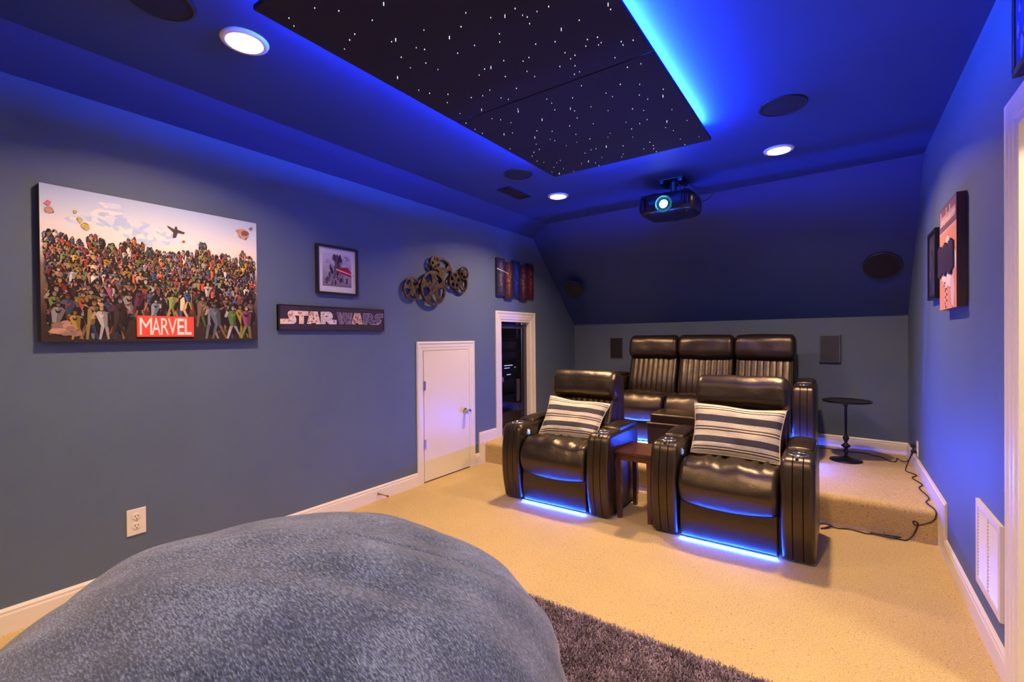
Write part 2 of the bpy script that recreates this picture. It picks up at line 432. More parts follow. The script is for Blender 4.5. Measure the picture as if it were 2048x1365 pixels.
BH = .113
def bprof(h=BH): return [(0, 0), (.014, 0), (.014, h-.03), (.011, h-.022), (.012, h-.012), (.006, h), (0, h)]
def base_y(name, xw, sgn, y0, y1, z0=0):      # along a side wall
    pr = [(xw+sgn*a, z0+b) for a, b in bprof()]
    g = G(); g.prism(pr, y0, y1, 'xz'); return g
# left: baseboards and the stepped skirt at the riser
st(base_y('b', 0, 1, Y0, 2.882).put('baseboard_left', M['trim']))
g = base_y('b', 0, 1, 3.673, 3.745)
g.prism([(3.745, 0), (3.85, 0), (3.85, PZ), (4.04, PZ), (4.04, .322-.012), (3.745, .322-.012)], 0, .014)
g.prism([(3.745, .31), (4.04, .31), (4.04, .322), (3.745, .322)], 0, .007)
g.prism([(3.74, .02), (3.746, .02), (3.746, .3095), (3.74, .3095)], 0, .008)
st(g.put('trim_1', M['trim']))
g = base_y('b', 0, 1, 4.84, 5.89, PZ); st(g.put('trim_2', M['trim']))
# right
st(base_y('b', W, -1, 2.41, 3.63).put('baseboard_right', M['trim']))
g = G()
g.prism([(3.625, 0), (3.85, 0), (3.85, PZ), (5.45, PZ), (5.45, .311), (3.625, .311)], W-.014, W)
g.prism([(3.617, .311), (5.45, .311), (5.45, .323), (3.617, .323)], W-.008, W)
g.prism([(3.6172, .02), (3.626, .02), (3.626, .3105), (3.6172, .3105)], W-.0085, W)
st(g.put('trim_3', M['trim']))
st(base_y('b', W, -1, Y0, 1.42).put('trim_4', M['trim']))
# back baseboard follows the wall
g = G(); dv = (BR-BL).normalized(); nv = Vector((dv.y, -dv.x, 0))
pr = [(a, PZ+b) for a, b in bprof()]
vs = []
for e in (BL, BR):
    for a, b in pr: vs.append((e.x+nv.x*(a-.012), e.y+nv.y*(a-.012)-.012, b))
k = len(pr); g.add(vs, [tuple(range(k)), tuple(range(2*k-1, k-1, -1))]+[(i, (i+1) % k, k+(i+1) % k, k+i) for i in range(k)])
st(g.put('baseboard_back', M['trim']))

def casing(g, xw, sg, y0, y1, z0, z1, w, d=.018):
    """mitred moulded casing on a side wall: outer rect y0..y1, top z1, width w"""
    steps = [(0, 0), (0, .7), (.12, 1), (.25, .86), (.32, .62), (.62, .62), (.68, .45), (.93, .40), (1, 0)]
    rings = []
    for t, h in steps:
        o = w*t; x = xw+sg*d*h
        rings.append([(x, y0+o, z0), (x, y0+o, z1-o), (x, y1-o, z1-o), (x, y1-o, z0)])
    vs = [p for r_ in rings for p in r_]; fs = []
    for i in range(len(rings)-1):
        for k in range(3): fs.append((i*4+k, i*4+k+1, (i+1)*4+k+1, (i+1)*4+k))
    return g.add(vs, fs)

# ---- access door in the left wall
d1 = tag(thing('access_door', None, None, (0, 3.28, 0)), kind='structure'); d1.name = 'door_1'
casing(G(), 0, 1, 2.882, 3.673, 0, 1.27, .082).put('casing', M['trim'], d1)
G().box((.0, 2.966, .012), (.010, 3.588, 1.186), .002).put('slab', M['doorp'], d1)
for z_ in (.875, .346):
    h = G().box((.010, 2.962, z_-.04), (.013, 2.985, z_+.04)).lathe([(.005, -.042), (.005, .042)], (.014, 2.964, z_), 10).put('hinge', M['nickel'], d1)
g = G().lathe([(.030, 0), (.030, .006), (.012, .010), (.010, .030), (.024, .040), (.029, .052), (.024, .066), (0, .070)], (.010, 3.515, .578), 28, 'x')
g.put('knob', M['nickel'], d1)

# ---- closet door, casing, jamb
d2 = tag(thing('door_2', None, None, (0, 4.44, PZ)), kind='structure')
casing(G(), 0, 1, 4.04, 4.84, PZ, 1.595, .095).put('casing', M['trim'], d2)
G().box((-.12, CY0-.001, PZ), (0.0005, CY0+.02, CZ1+.001)).box((-.12, CY1-.02, PZ), (0.0005, CY1+.001, CZ1+.001)).box((-.12, CY0+.02, CZ1-.02), (0.0005, CY1-.02, CZ1+.001)).put('jamb', M['trim'], d2)
# black glazed door leaf
fx0, fx1 = -.075, -.045
a0, a1, b0, b1 = CY0+.02, CY1-.02, PZ+.01, CZ1-.045
lf = G().box((fx0, a0, b0), (fx1, a0+.06, b1)).box((fx0, a1-.055, b0), (fx1, a1, b1)).box((fx0, a0+.06, b1-.05), (fx1, a1-.055, b1)).box((fx0, a0+.06, b0), (fx1, a1-.055, b0+.06)).put('door_frame', mat('dark_door_frame', (.05, .042, .065), .35, bump=.05), d2)
G().box((-.062, a0+.06, b0+.06), (-.058, a1-.055, b1-.05)).put('pane', M['glass'], lf)
G().box((fx1, a0+.052, .80), (fx1+.03, a0+.060, .86), .003).lathe([(.011, 0), (.011, .02), (.004, .026)], (fx1, a0+.045, .83), 12, 'x').put('latch', M['chrome'], lf)
# closet shell
g = G().box((-.95, 3.95, PZ-.03), (-.12, 5.3, PZ)).box((-1.0, 3.9, PZ), (-.95, 5.3, 1.75)).box((-.95, 5.3, PZ), (-.12, 5.35, 1.75)).box((-.95, 3.9, PZ), (-.12, 3.95, 1.75)).box((-.95, 3.9, 1.75), (-.12, 5.35, 1.8))
st(g.put('wall_closet', M['black']))

area('closet_fill', (-.3, 4.5, 1.74), .2, 5.0, (.7, .75, 1))  # added fill lamp so the dark rack shows through the glass
# ---- doorway in the right wall
d3 = tag(thing('door_3', None, None, (W, 1.9, 0)), kind='structure')
casing(G(), W, -1, 1.415, 2.41, 0, 2.12, .082).put('casing', M['trim'], d3)
G().box((W-.002, DY1-.02, 0), (W+.125, DY1+.002, DZ)).box((W-.002, DY0-.002, 0), (W+.125, DY0+.02, DZ)).box((W-.002, DY0+.02, DZ-.02), (W+.125, DY1-.02, DZ)).put('jamb', M['cream'], d3)
G().box((W+.05, DY1-.032, 0), (W+.09, DY1-.02, DZ-.021)).box((W+.05, DY0+.02, 0), (W+.09, DY0+.032, DZ-.02)).box((W+.05, DY0+.032, DZ-.032), (W+.09, DY1-.032, DZ-.02)).put('door_stop', M['cream'], d3)

# ------------------------------------------------------------------ ceiling fittings
CANS = [(.94, 1.01), (.94, 3.775), (2.71, 3.765), (2.71, 1.01), (.94, -1.7), (2.71, -1.7)]
labs = ['large round recessed ceiling light nearest the camera, beside the dark star panel', 'small recessed ceiling light in front of the left speaker and vent', 'recessed ceiling light to the right of the projector',
        None, None, None]
for i, (x, y) in enumerate(CANS):
    t = thing('recessed_light', labs[i] or (('recessed ceiling light nearest the doorway, over the right front floor', 'recessed ceiling light at the left front of the room behind the bean bag', 'recessed ceiling light at the right front of the room behind the viewer')[i-3]), 'ceiling light', (x, y, 2.59), 'warm recessed lights in the ceiling')
    G().lathe([(.070, 2.6), (.070, 2.591), (.074, 2.588), (.092, 2.592), (.096, 2.6)], (x, y, 0), 40).put('trim_ring', M['trim'], t, smooth=True)
    G().lathe([(.0, 2.5915), (.070, 2.5915)], (x, y, 0), 32).put('lens', M['lamp'], t)
    area('lamp', (x, y, 2.586), .12, CAN_W, CAN_COL, parent=t, spread=142)

def disc_speaker(c, n, r, label, group, name='ceiling_speaker'):
    t = thing(name, label, 'speaker', c, group)
    n = Vector(n).normalized(); q = Vector((0, 0, -1)).rotation_difference(n) if n.z < 0 else Vector((0, 0, 1)).rotation_difference(n)
    sgn = -1 if n.z < 0 else 1
    def tr(pr):
        g = G().lathe(pr, n=44); g.v = [tuple(q @ Vector(v)+Vector(c)) for v in g.v]; return g
    tr([(r, 0), (r, sgn*.006), (r-.003, sgn*.009), (r-.010, sgn*.009), (r-.010, 0)]).put('rim', M['black'], t, smooth=True, angle=40)
    tr([(r-.009, 0), (r-.009, sgn*.007), (0, sgn*.009)]).put('cloth', M['grille'], t, smooth=True, angle=40)
gp = 'round black in-ceiling speakers'
disc_speaker((.935, .70, 2.6), (0, 0, -1), .118, 'round black speaker cut off at the top left of the photo', gp)
disc_speaker((.970, 3.078, 2.6), (0, 0, -1), .115, 'small round dark ceiling speaker between star panel corner and ceiling vent', gp)
disc_speaker((2.795, 3.055, 2.6), (0, 0, -1), .122, 'round dark speaker right of the star panel above the right ceiling light', gp)
SN = (-.0348, -.756, -.6535)
disc_speaker((.337, 5.226, 1.897), SN, .13, 'round black speaker on the sloped ceiling at the left, above the recliners', gp)
disc_speaker((3.357, 5.094, 1.885), SN, .135, 'round black speaker on the sloped ceiling at the right, near the right wall', gp)

# ceiling register
t = thing('ceiling_vent', 'small rectangular dark ceiling vent beside the left round speaker', 'vent', (.667, 3.46, 2.592))
G().box((.60, 3.29, 2.592), (.617, 3.63, 2.6)).box((.718, 3.29, 2.592), (.735, 3.63, 2.6)).box((.617, 3.29, 2.592), (.718, 3.307, 2.6)).box((.617, 3.613, 2.592), (.718, 3.63, 2.6)).put('frame', M['black'], t)
G().box((.61, 3.3, 2.5985), (.725, 3.62, 2.6)).put('backing', M['slot'], t)
for i in range(7):
    y = 3.335+i*.042
    G().box((.617, y-.012, 2.593), (.718, y+.012, 2.596)).put('slat', M['slot'], t)

# star panel
PX0, PX1, PY0, PY1, PB, PT = 1.268, 2.398, .885, 3.135, 2.53, 2.55
t = thing('star_ceiling_panel', 'black fibre-optic star panel hung under the ceiling with blue glow behind', 'ceiling panel', (1.83, 2.0, PB))
G().box((PX0, PY0, PB), (PX1, 2.012, PT), .003).put('panel', M['panelblk'], t)
G().box((PX0, 2.018, PB), (PX1, PY1, PT), .003).put('panel', M['panelblk'], t)
G().box((PX0+.12, PY0+.2, PT), (PX1-.12, PY0+.25, 2.6)).box((PX0+.12, PY1-.35, PT), (PX1-.12, PY1-.30, 2.6)).put('batten', M['black'], t)
g = G()
for (xa, ya, xb_, yb_) in ((PX1-.035, PY0+.03, PX1-.029, PY1-.09), (PX0+.20, PY1-.086, PX1-.12, PY1-.08), (PX0+.1, PY0+.08, PX1-.1, PY0+.086)):
    g.box((xa, ya, PT+.003), (xb_, yb_, PT+.013))
g.put('led_strip', M['ledcove'], t)
G().box((PX0+.080, PY0+.05, PT+.003), (PX0+.086, PY1-.15, PT+.013)).put('led_strip', M['ledcoveL'], t)
STARS = "1.693,1.142 1.465,1.011 1.524,1.072 1.583,1.178 1.336,0.985 1.308,1.021 1.459,1.19 1.411,1.201 1.342,1.225 1.569,1.306 1.541,1.309 1.702,1.335 1.594,1.396 1.614,1.425 1.491,1.405 1.464,1.483 1.547,1.498 1.555,1.566 1.361,1.498 1.354,1.64 1.376,1.692 1.444,1.753 1.385,1.812 1.518,1.847 1.576,1.867 1.359,1.941 1.311,2.047 1.486,1.971 1.638,1.846 1.902,1.357 2.066,1.447 1.962,1.433 2.124,1.508 2.173,1.511 2.064,1.549 1.835,1.406 1.757,1.424 1.932,1.529 1.902,1.572 1.803,1.528 1.71,1.527 2.016,1.671 1.942,1.733 1.839,1.687 1.73,1.688 1.765,1.69 1.679,1.712 1.771,1.793 1.877,1.817 1.883,1.874 1.754,1.91 1.638,1.94 1.66,1.973 1.644,2.083 1.635,2.101 2.087,1.795 2.086,1.849 2.077,1.908 2.019,1.872 2.072,1.963 2.043,1.967 2.025,2.076 2.231,1.645 2.359,1.625 2.354,1.66 2.357,1.886 2.248,1.956 2.325,2.068 2.265,2.059 2.184,2.177 2.261,2.232 2.34,2.346 2.321,2.404 2.224,2.33 2.245,2.395 2.094,2.212 2.107,2.262 1.936,2.154 1.822,2.087 1.822,2.138 1.799,2.211 1.877,2.241 1.88,2.285 1.854,2.366 1.972,2.295 2.029,2.388 2.144,2.448 2.187,2.501 2.314,2.583 2.347,2.763 2.252,2.7 2.22,2.782 2.246,2.849 2.166,2.617 2.115,2.641 2.057,2.578 2.051,2.681 2.016,2.793 1.896,2.485 1.688,2.261 1.774,2.428 1.751,2.551 1.703,2.657 1.625,2.663 1.602,2.554 1.588,2.523 1.655,2.431 1.586,2.37 1.531,2.434 1.48,2.531 1.453,2.613 1.399,2.632 1.355,2.68 1.335,2.775 1.36,2.824 1.303,2.493 1.451,2.309 1.405,2.287 1.521,2.194 1.495,2.131 1.464,2.091 1.301,2.14 1.302,2.207 1.925,2.66 1.891,2.705 1.791,2.66 1.829,2.822 1.918,2.883 1.867,3.014 1.84,3.057 1.758,2.823 1.723,2.82 1.666,2.847 1.646,3.115 1.649,3.048 1.626,2.984 1.562,3.005 1.726,2.983 1.447,3.108 1.414,3.01 1.472,2.861 1.429,2.886 1.37,2.949 1.309,3.024 1.342,3.077 2.009,3.012 2.076,2.931 2.077,2.995 2.063,3.047 2.062,3.105 2.246,2.998 2.246,3.102 2.349,3.028"
g = G(); random.seed(3)
sp = [tuple(map(float, s_.split(','))) for s_ in STARS.split()]
sp += [(random.uniform(1.9, 2.38), random.uniform(.92, 1.9)) for _ in range(30)]
for i, (x, y) in enumerate(sp):
    rr_ = .0011+.0006*random.random(); L = .004 if i % 9 else .012
    g.lathe([(rr_, PB+.001), (rr_, PB-L), (0, PB-L-.001)], (x, y, 0), 6)
tag(g.put('star_points', M['star'], t), kind='stuff')

# projector
t = thing('projector', 'black ceiling mounted projector with glowing lens', 'projector', (1.9, 4.0, 2.31))
x0, x1, y0, y1, zb, zt = 1.675, 2.12, 3.80, 4.20, 2.31, 2.465
out = rpoly([(x0, y0+.03, .03), (x0+.08, y0, .04), (x1-.10, y0, .04), (x1, y0+.05, .04), (x1, y1-.06, .05), (x1-.08, y1, .05), (x0+.08, y1, .05), (x0, y1-.06, .05)])
g = G(); n = len(out); vs = []
cxp, cyp = (x0+x1)/2, (y0+y1)/2
for z_, s_ in ((zb, .86), (zb+.012, .95), (zb+.04, 1), (zt-.05, 1), (zt-.012, .95), (zt, .86)):
    vs += [(cxp+(p[0]-cxp)*s_, cyp+(p[1]-cyp)*s_, z_) for p in out]
fs = [tuple(range(n)), tuple(range(5*n, 6*n))]
for k in range(5): fs += [(k*n+i, k*n+(i+1) % n, (k+1)*n+(i+1) % n, (k+1)*n+i) for i in range(n)]
mp_ = mat('projector_shell', (.014, .014, .018), .28, bump=.03); G().add(vs, fs).put('body', mp_, t, smooth=True, angle=35)
LX, LZ = 1.897, 2.368
lm = G().lathe([(.066, 0), (.068, -.018), (.060, -.026), (.054, -.014), (.046, -.010), (.044, -.004), (.044, 0)], (LX, y0+.004, LZ), 40, 'y').put('lens_housing', M['lensring'], t, smooth=True, angle=40)
G().lathe([(.038, -.004), (.040, -.012), (.034, -.014), (.034, -.004)], (LX, y0+.003, LZ), 32, 'y').put('inner_ring', M['lensring'], lm, smooth=True)
G().lathe([(.033, -.006), (.02, -.014), (0, -.018)], (LX, y0+.003, LZ), 32, 'y').put('lens', M['lens'], lm, smooth=True)
area('beam', (LX, y0-.04, LZ), .03, .8, (.6, .8, 1), (R(84), 0, 0), spread=60, parent=t)
for k in range(7):
    G().box((x1-.115+k*.011, y0-.004+max(0, k-4)*.012, zb+.035), (x1-.110+k*.011, y0+.02+max(0, k-4)*.012, zt-.035)).put('louver', M['slat_grey'], t)
for k in range(4):
    G().box((x0+.015+k*.012, y0-.0+max(0, 3-k)*.006, zb+.035), (x0+.020+k*.012, y0+.03, zt-.04)).put('louver', M['slat_grey'], t)
for (a, b) in ((x0+.06, y0+.05), (x1-.07, y0+.07), (cxp, y1-.05)):
    G().lathe([(.014, zb+.002), (.012, zb-.012), (0, zb-.012)], (a, b, 0), 14).put('foot', M['black'], t)
G().box((1.82, 3.90, 2.592), (2.02, 4.10, 2.6), .003).box((1.83, 3.91, 2.567), (1.86, 4.09, 2.592)).box((1.98, 3.91, 2.567), (2.01, 4.09, 2.592)).lathe([(.025, 2.49), (.025, 2.60)], (1.92, 4.0, 0), 20).box((1.82, 3.93, 2.475), (2.02, 4.07, 2.493), .003).put('mount', M['black'], t)
for (a, b, c_, d_) in ((1.80, 3.88, 1.70, 3.83), (2.04, 3.88, 2.08, 3.86), (1.80, 4.10, 1.72, 4.14), (2.04, 4.10, 2.09, 4.14)):
    G().tube([((a+1.92)/2, (b+4)/2, 2.484), (a, b, 2.482), (c_, d_, 2.462)], .008, 8).put('mount_arm', M['black'], t)
g = G().tube(smooth_pts([(2.0, 4.02, 2.59), (2.05, 4.0, 2.55), (2.10, 3.98, 2.51), (2.15, 4.00, 2.495), (2.195, 4.05, 2.485), (2.20, 4.10, 2.455), (2.16, 4.14, 2.44), (2.11, 4.15, 2.43)]), .005, 8)
g.put('cable', M['cord'], t, smooth=True)
g = G().tube([(1.94, 3.96, 2.59), (1.99, 3.92, 2.54), (2.0, 3.94, 2.47)], .004, 6); g.put('cable', M['slat_grey'], t, smooth=True)

# ------------------------------------------------------------------ seating
def tubequad(): pass
def arm_part(root, x0, x1, y0, z0, k, depth=.60, cup=True, button=0, padded=True):
    top = .60*k
    pr = dens(rpoly([(y0+.03, z0+.015, .015), (y0-.012, z0+.18, .1), (y0-.022, z0+.40*k, .15), (y0+.018, z0+top, .055), (y0+.22, z0+top+.008, .1), (y0+depth, z0+top, .10), (y0+depth+.02, z0+.02, .03)], 6), .03)
    gs = [x0+(x1-x0)*.36, x0+(x1-x0)*.66]
    a = loft(G(), pr, stations(x0, x1, .028, gs, .005, .0032, .0)).put('arm', M['leather'], root, smooth=True, angle=60)
    if padded:
        zt = z0+top
        pp = dens(rpoly([(y0+.23, zt-.01, .01), (y0+.235, zt+.020, .02), (y0+.40, zt+.034, .08), (y0+depth-.02, zt+.028, .05), (y0+depth+.01, zt-.01, .01)], 5), .02)
        loft(G(), pp, stations(x0+.012, x1-.012, .03, (), puff=.004)).put('armrest_pad', M['leather'], root, smooth=True, angle=70)
    if cup:
        cx = (x0+x1)/2; cy = y0+.115; zt = z0+top
        c = G().lathe([(.036, zt+.004), (.038, zt+.010), (.046, zt+.013), (.052, zt+.009), (.053, zt+.002), (.050, zt)], (cx, cy, 0), 36).put('cup_holder', M['chrome'], root, smooth=True)
        G().lathe([(.037, zt+.008), (.034, zt+.0015), (0, zt+.0015)], (cx, cy, 0), 30).put('cup_well', M['black'], c, smooth=True)
        G().lathe([(.009, zt+.004), (.008, zt+.010), (0, zt+.011)], (cx-.005, y0+.045, 0), 16).put('cup_button', M['chrome'], c, smooth=True)
    if button:
        xi = x1 if button > 0 else x0
        b = G().lathe([(.030, 0), (.028, button*.006), (.020, button*.007)], (xi-button*.002, y0+.13, z0+top-.07), 28, 'x').put('control_dial', M['chrome'], root, smooth=True)
        G().lathe([(.020, button*.004), (.017, button*.009), (0, button*.010)], (xi-button*.002, y0+.13, z0+top-.07), 20, 'x').put('dial_button', M['ledb'], b, smooth=True)
        for q in range(5):
            an = 2*PI*q/5
            G().lathe([(.005, button*.008), (.003, button*.013), (0, button*.013)], (xi-button*.002, y0+.13+.0135*math.cos(an), z0+top-.07+.0135*math.sin(an)), 8, 'x').put('dial_button', M['chrome'], b)

def seat_unit(root, xa, xb, y0, z0, k, ribs=9, seed=0, sh=1.0, led=True, ledmat=None, headx=.0, ly=.012):
    """seat cushion, footrest panel, ribbed back, headrest pillow between two x"""
    cx = (xa+xb)/2; hw = (xb-xa)/2
    rn = random.Random(seed)
    def nz(x, y, z, a=.006, s=9):
        return noise.noise(Vector((x*s+seed*7, y*s, z*s)))*a
    # seat cushion
    pr = dens(rpoly([(y0+.01, z0+.235, .05), (y0-.045, z0+.36, .12), (y0+.02, z0+.500*sh, .11), (y0+.20, z0+.505*sh, .1), (y0+.52, z0+.455, .03), (y0+.54, z0+.26, .03)], 8), .018)
    def wp(x, y, z):
        u = (x-cx)/hw; m_ = max(0, 1-u*u)
        lo = max(0, min(1, (z0+.36-z)/.10)); hi = max(0, min(1, (z-z0-.40)/.06))
        z -= .028*m_*lo
        z += .012*m_*hi*(1 if y < y0+.3 else .4)
        # gathers that fan from the back edge of the cushion
        fan = math.sin(u*19+math.sin(u*7+seed)*1.6)*.007*hi*max(0, min(1, (y-y0-.02)/.16))
        y -= .018*m_*max(0, 1-abs(z-z0-.36)/.15)
        return (x, y, z+fan+nz(x, y, z, .013, 10)*hi)
    loft(G(), pr, stations(xa+.004, xb-.004, .035, [xa+(xb-xa)*i/14 for i in range(1, 14)], 0, .004, .0), wp).put('seat_cushion', M['leather'], root, smooth=True, angle=75)
    # footrest panel with a curved top edge hidden behind the cushion
    pr = dens(rpoly([(y0+.026, z0+.022, .006), (y0+.006, z0+.15, .05), (y0+.020, z0+.27, .01), (y0+.06, z0+.27, .01), (y0+.06, z0+.022, .006)], 4), .03)
    loft(G(), pr, stations(xa+.008, xb-.008, .012)).put('footrest_panel', M['leather'], root, smooth=True, angle=60)
    G().box((xa-.002, y0+.06, z0+.05), (xb+.002, y0+.56, z0+.235)).put('base', M['black'], root)
    # ribbed back
    b0 = z0+.44; b1 = z0+.80*k
    ya = y0+.44; yt = y0+.55
    pr = dens(rpoly([(ya, b0, .03), (ya+.005, b0+.12, .1), (yt+.01, b1, .02), (yt+.14, b1, .03), (ya+.16, b0-.05, .03)], 5), .025)
    gr = [xa+.045+(xb-xa-.09)*i/ribs for i in range(ribs+1)]
    loft(G(), pr, stations(xa+.006, xb-.006, .030, gr, .006, .0045, .0022)).put('ribbed_back', M['leather'], root, smooth=True, angle=75)
    # headrest pillow
    h0 = z0+.765*k; h1 = z0+1.02*k*(1 if k == 1 else 1.0)
    yh = y0+.50
    pr = dens(rpoly([(yh+.05, h0, .05), (yh-.015, h0+.07, .08), (yh+.010, h1-.05, .07), (yh+.07, h1, .06), (yh+.20, h1-.02, .07), (yh+.21, h0+.06, .05), (yh+.14, h0, .03)], 7), .02)
    def wh(x, y, z):
        u = (x-cx)/hw; e_ = max(0, abs(u)-.78)/.22
        c_ = z0+.9*k
        z2 = c_+(z-c_)*(1-.06*e_*e_)
        pk = math.sin(z*110+seed)*.0022*max(0, abs(u)-.82)/.18
        return (x, y+pk+nz(x, y, z, .007, 7), z2+nz(x, z, y, .006, 6))
    loft(G(), pr, stations(xa-headx, xb+headx, .045, [xa+(xb-xa)*i/10 for i in range(1, 10)], 0, .004, 0), wh).put('headrest', M['leather'], root, smooth=True, angle=80)
    # outer back shell
    pr = dens(rpoly([(y0+.545, z0+.26, .03), (y0+.64, z0+.97*k, .03), (y0+.735, z0+.97*k, .05), (y0+.74, z0+.26, .03)], 5), .05)
    loft(G(), pr, stations(xa-headx*.6, xb+headx*.6, .02)).put('back_shell', M['leather'], root, smooth=True, angle=70)
    if led:
        g = G().box((xa+.01, y0+ly, z0+.005), (xb-.01, y0+ly+.008, z0+.013))
        g.put('led_strip', ledmat or M['led'], root)

def recliner(cx, y0, label, seed):
    t = thing('recliner', label, 'recliner', (cx, y0+.35, 0), 'front row leather recliners')
    hw = .46; aw = .172
    arm_part(t, cx-hw, cx-hw+aw, y0, 0, 1, button=1)
    arm_part(t, cx+hw-aw, cx+hw, y0, 0, 1)
    seat_unit(t, cx-hw+aw+.004, cx+hw-aw-.004, y0+.005, 0, 1, 9, seed, headx=.012)
    return t
recliner(1.270, 3.045, 'black-brown leather recliner on the left with striped pillow, nearest the small access door', 1)
recliner(2.484, 3.045, 'black-brown leather recliner on the right with striped pillow, nearest the carpeted step', 2)

# rear sofa
SY = 4.66; K = 1.085
t = thing('sofa', 'three seat black-brown leather reclining sofa on the raised carpeted platform', 'sofa', (1.89, SY+.35, PZ))
arm_part(t, .885, 1.066, SY+.005, PZ, K, .60, padded=True)
arm_part(t, 2.715, 2.888, SY+.005, PZ, K, .60, padded=True)
for i, (a, b) in enumerate(((1.07, 1.612), (1.618, 2.172), (2.178, 2.712))):
    seat_unit(t, a, b, SY, PZ, K, 8, 11+i, 1.0, True, M['ledc'], ly=.004)

G().box((2.25, 4.612, PZ+.160), (2.872, 4.620, PZ+.174)).put('led_strip', M['ledarm'], t)  # extra unseen strip, raised to throw blue onto platform and wall

# ottoman
t = thing('ottoman', 'dark square storage ottoman with cushioned lid, in front of the rear sofa', 'ottoman', (1.9, 4.4, PZ))
mo = mat('dark_brown_ottoman_side', (.030, .016, .014), .5, bump=.1)
G().box((1.612, 4.20, PZ+.01), (2.19, 4.58, .505), .004).put('box', mo, t)
G().box((1.605, 4.193, .503), (2.197, 4.585, .515), .004).put('lip', mat('ottoman_lip', (.14, .07, .045), .35, bump=.05), t)
pr = dens(rpoly([(4.215, .515, .005), (4.205, .585, .03), (4.22, .60, .02), (4.55, .60, .02), (4.565, .585, .03), (4.565, .515, .005)], 5), .03)
loft(G(), pr, stations(1.632, 2.175, .02)).put('lid_cushion', M['leather'], t, smooth=True, angle=60)

# ------------------------------------------------------------------ pillows
def pillow(name, c00, c10, c11, c01, thick, label, seed):
    """corners: bottom-left, bottom-right, top-right, top-left of the striped face"""
    t = thing(name, label, 'pillow', tuple((Vector(c00)+Vector(c10))/2), 'striped lumbar pillows')
    A, B, D, E_ = map(Vector, (c00, c10, c11, c01)); N = 34; Mv = 24
    nn = (B-A).cross(E_-A).normalized()
    vs = []; uv = []
    for s_ in (1, -1):
        for j in range(Mv+1):
            v = j/Mv
            for i in range(N+1):
                u = i/N
                pu = u; pv = v
                # edges pull in between the corners
                eu = .030*math.sin(PI*v); ev = .035*math.sin(PI*u)
                uu_ = eu+(1-2*eu)*u; vv_ = ev+(1-2*ev)*v
                p = A*(1-uu_)*(1-vv_)+B*uu_*(1-vv_)+D*uu_*vv_+E_*(1-uu_)*vv_
                h = thick*(max(0, 1-(2*u-1)**4)*max(0, 1-(2*v-1)**4))**.5
                wr = noise.noise(Vector((u*5+seed, v*4, 0)))*.010+math.sin((u+v*.3)*31+seed)*.0025*(1-min(1, 3*min(v, 1-v)))
                p = p+nn*s_*(h*(1 if s_ > 0 else .45)+wr*min(1, h/thick*2)*(1 if s_ > 0 else 0))
                p.z += math.sin(u*9+seed)*.004*(v if v > .8 else 0)
                vs.append(tuple(p)); uv.append((pu, pv))
    fs = []; S = (N+1)*(Mv+1)
    for j in range(Mv):
        for i in range(N):
            a = j*(N+1)+i; q = (a, a+1, a+N+2, a+N+1); fs.append(q); fs.append(tuple(S+k for k in reversed(q)))
    mesh('cover', vs, fs, M['stripes'], t, smooth=True, uvs=uv)
    edge = [vs[i] for i in range(N+1)]+[vs[(j+1)*(N+1)-1] for j in range(1, Mv+1)]+[vs[Mv*(N+1)+i] for i in range(N-1, -1, -1)]+[vs[j*(N+1)] for j in range(Mv-1, 0, -1)]
    G().tube(edge, .004, 6, closed=True).put('piping', mat('cream_piping', (.7, .62, .5), .9), t, smooth=True)
pillow('striped_pillow', (.992, 3.31, .485), (1.515, 3.31, .510), (1.555, 3.50, .762), (1.003, 3.50, .790), .055, 'cream and grey striped lumbar pillow on the left recliner', 1)
pillow('striped_pillow', (2.222, 3.29, .510), (2.752, 3.29, .500), (2.776, 3.45, .808), (2.212, 3.45, .828), .055, 'cream and grey striped lumbar pillow on the right recliner', 5)

# ------------------------------------------------------------------ side table between the recliners
t = thing('side_table', 'small dark cherry wood side table squeezed between the two recliners', 'side table', (1.866, 3.34, 0))
X0, X1, Ya, Yb, TH = 1.730, 2.004, 3.155, 3.52, .48
G().box((X0, Ya, TH-.018), (X1, Yb, TH), .003).put('table_top', M['wood'], t)
for x in (X0+.008, X1-.046):
    for y in (Ya+.008, Yb-.046):
        G().add([(x+.005, y+.005, 0), (x+.033, y+.005, 0), (x+.033, y+.033, 0), (x+.005, y+.033, 0), (x, y, TH-.018), (x+.038, y, TH-.018), (x+.038, y+.038, TH-.018), (x, y+.038, TH-.018)],
                [(0, 3, 2, 1), (4, 5, 6, 7), (0, 1, 5, 4), (1, 2, 6, 5), (2, 3, 7, 6), (3, 0, 4, 7)]).put('leg', M['wood'], t)
for a, b in (((X0+.046, Ya+.014, TH-.062), (X1-.046, Ya+.030, TH-.018)), ((X0+.046, Yb-.030, TH-.062), (X1-.046, Yb-.014, TH-.018)), ((X0+.014, Ya+.046, TH-.062), (X0+.03, Yb-.046, TH-.018)), ((X1-.03, Ya+.046, TH-.062), (X1-.014, Yb-.046, TH-.018))):
    G().box(a, b).put('apron', M['wood'], t)

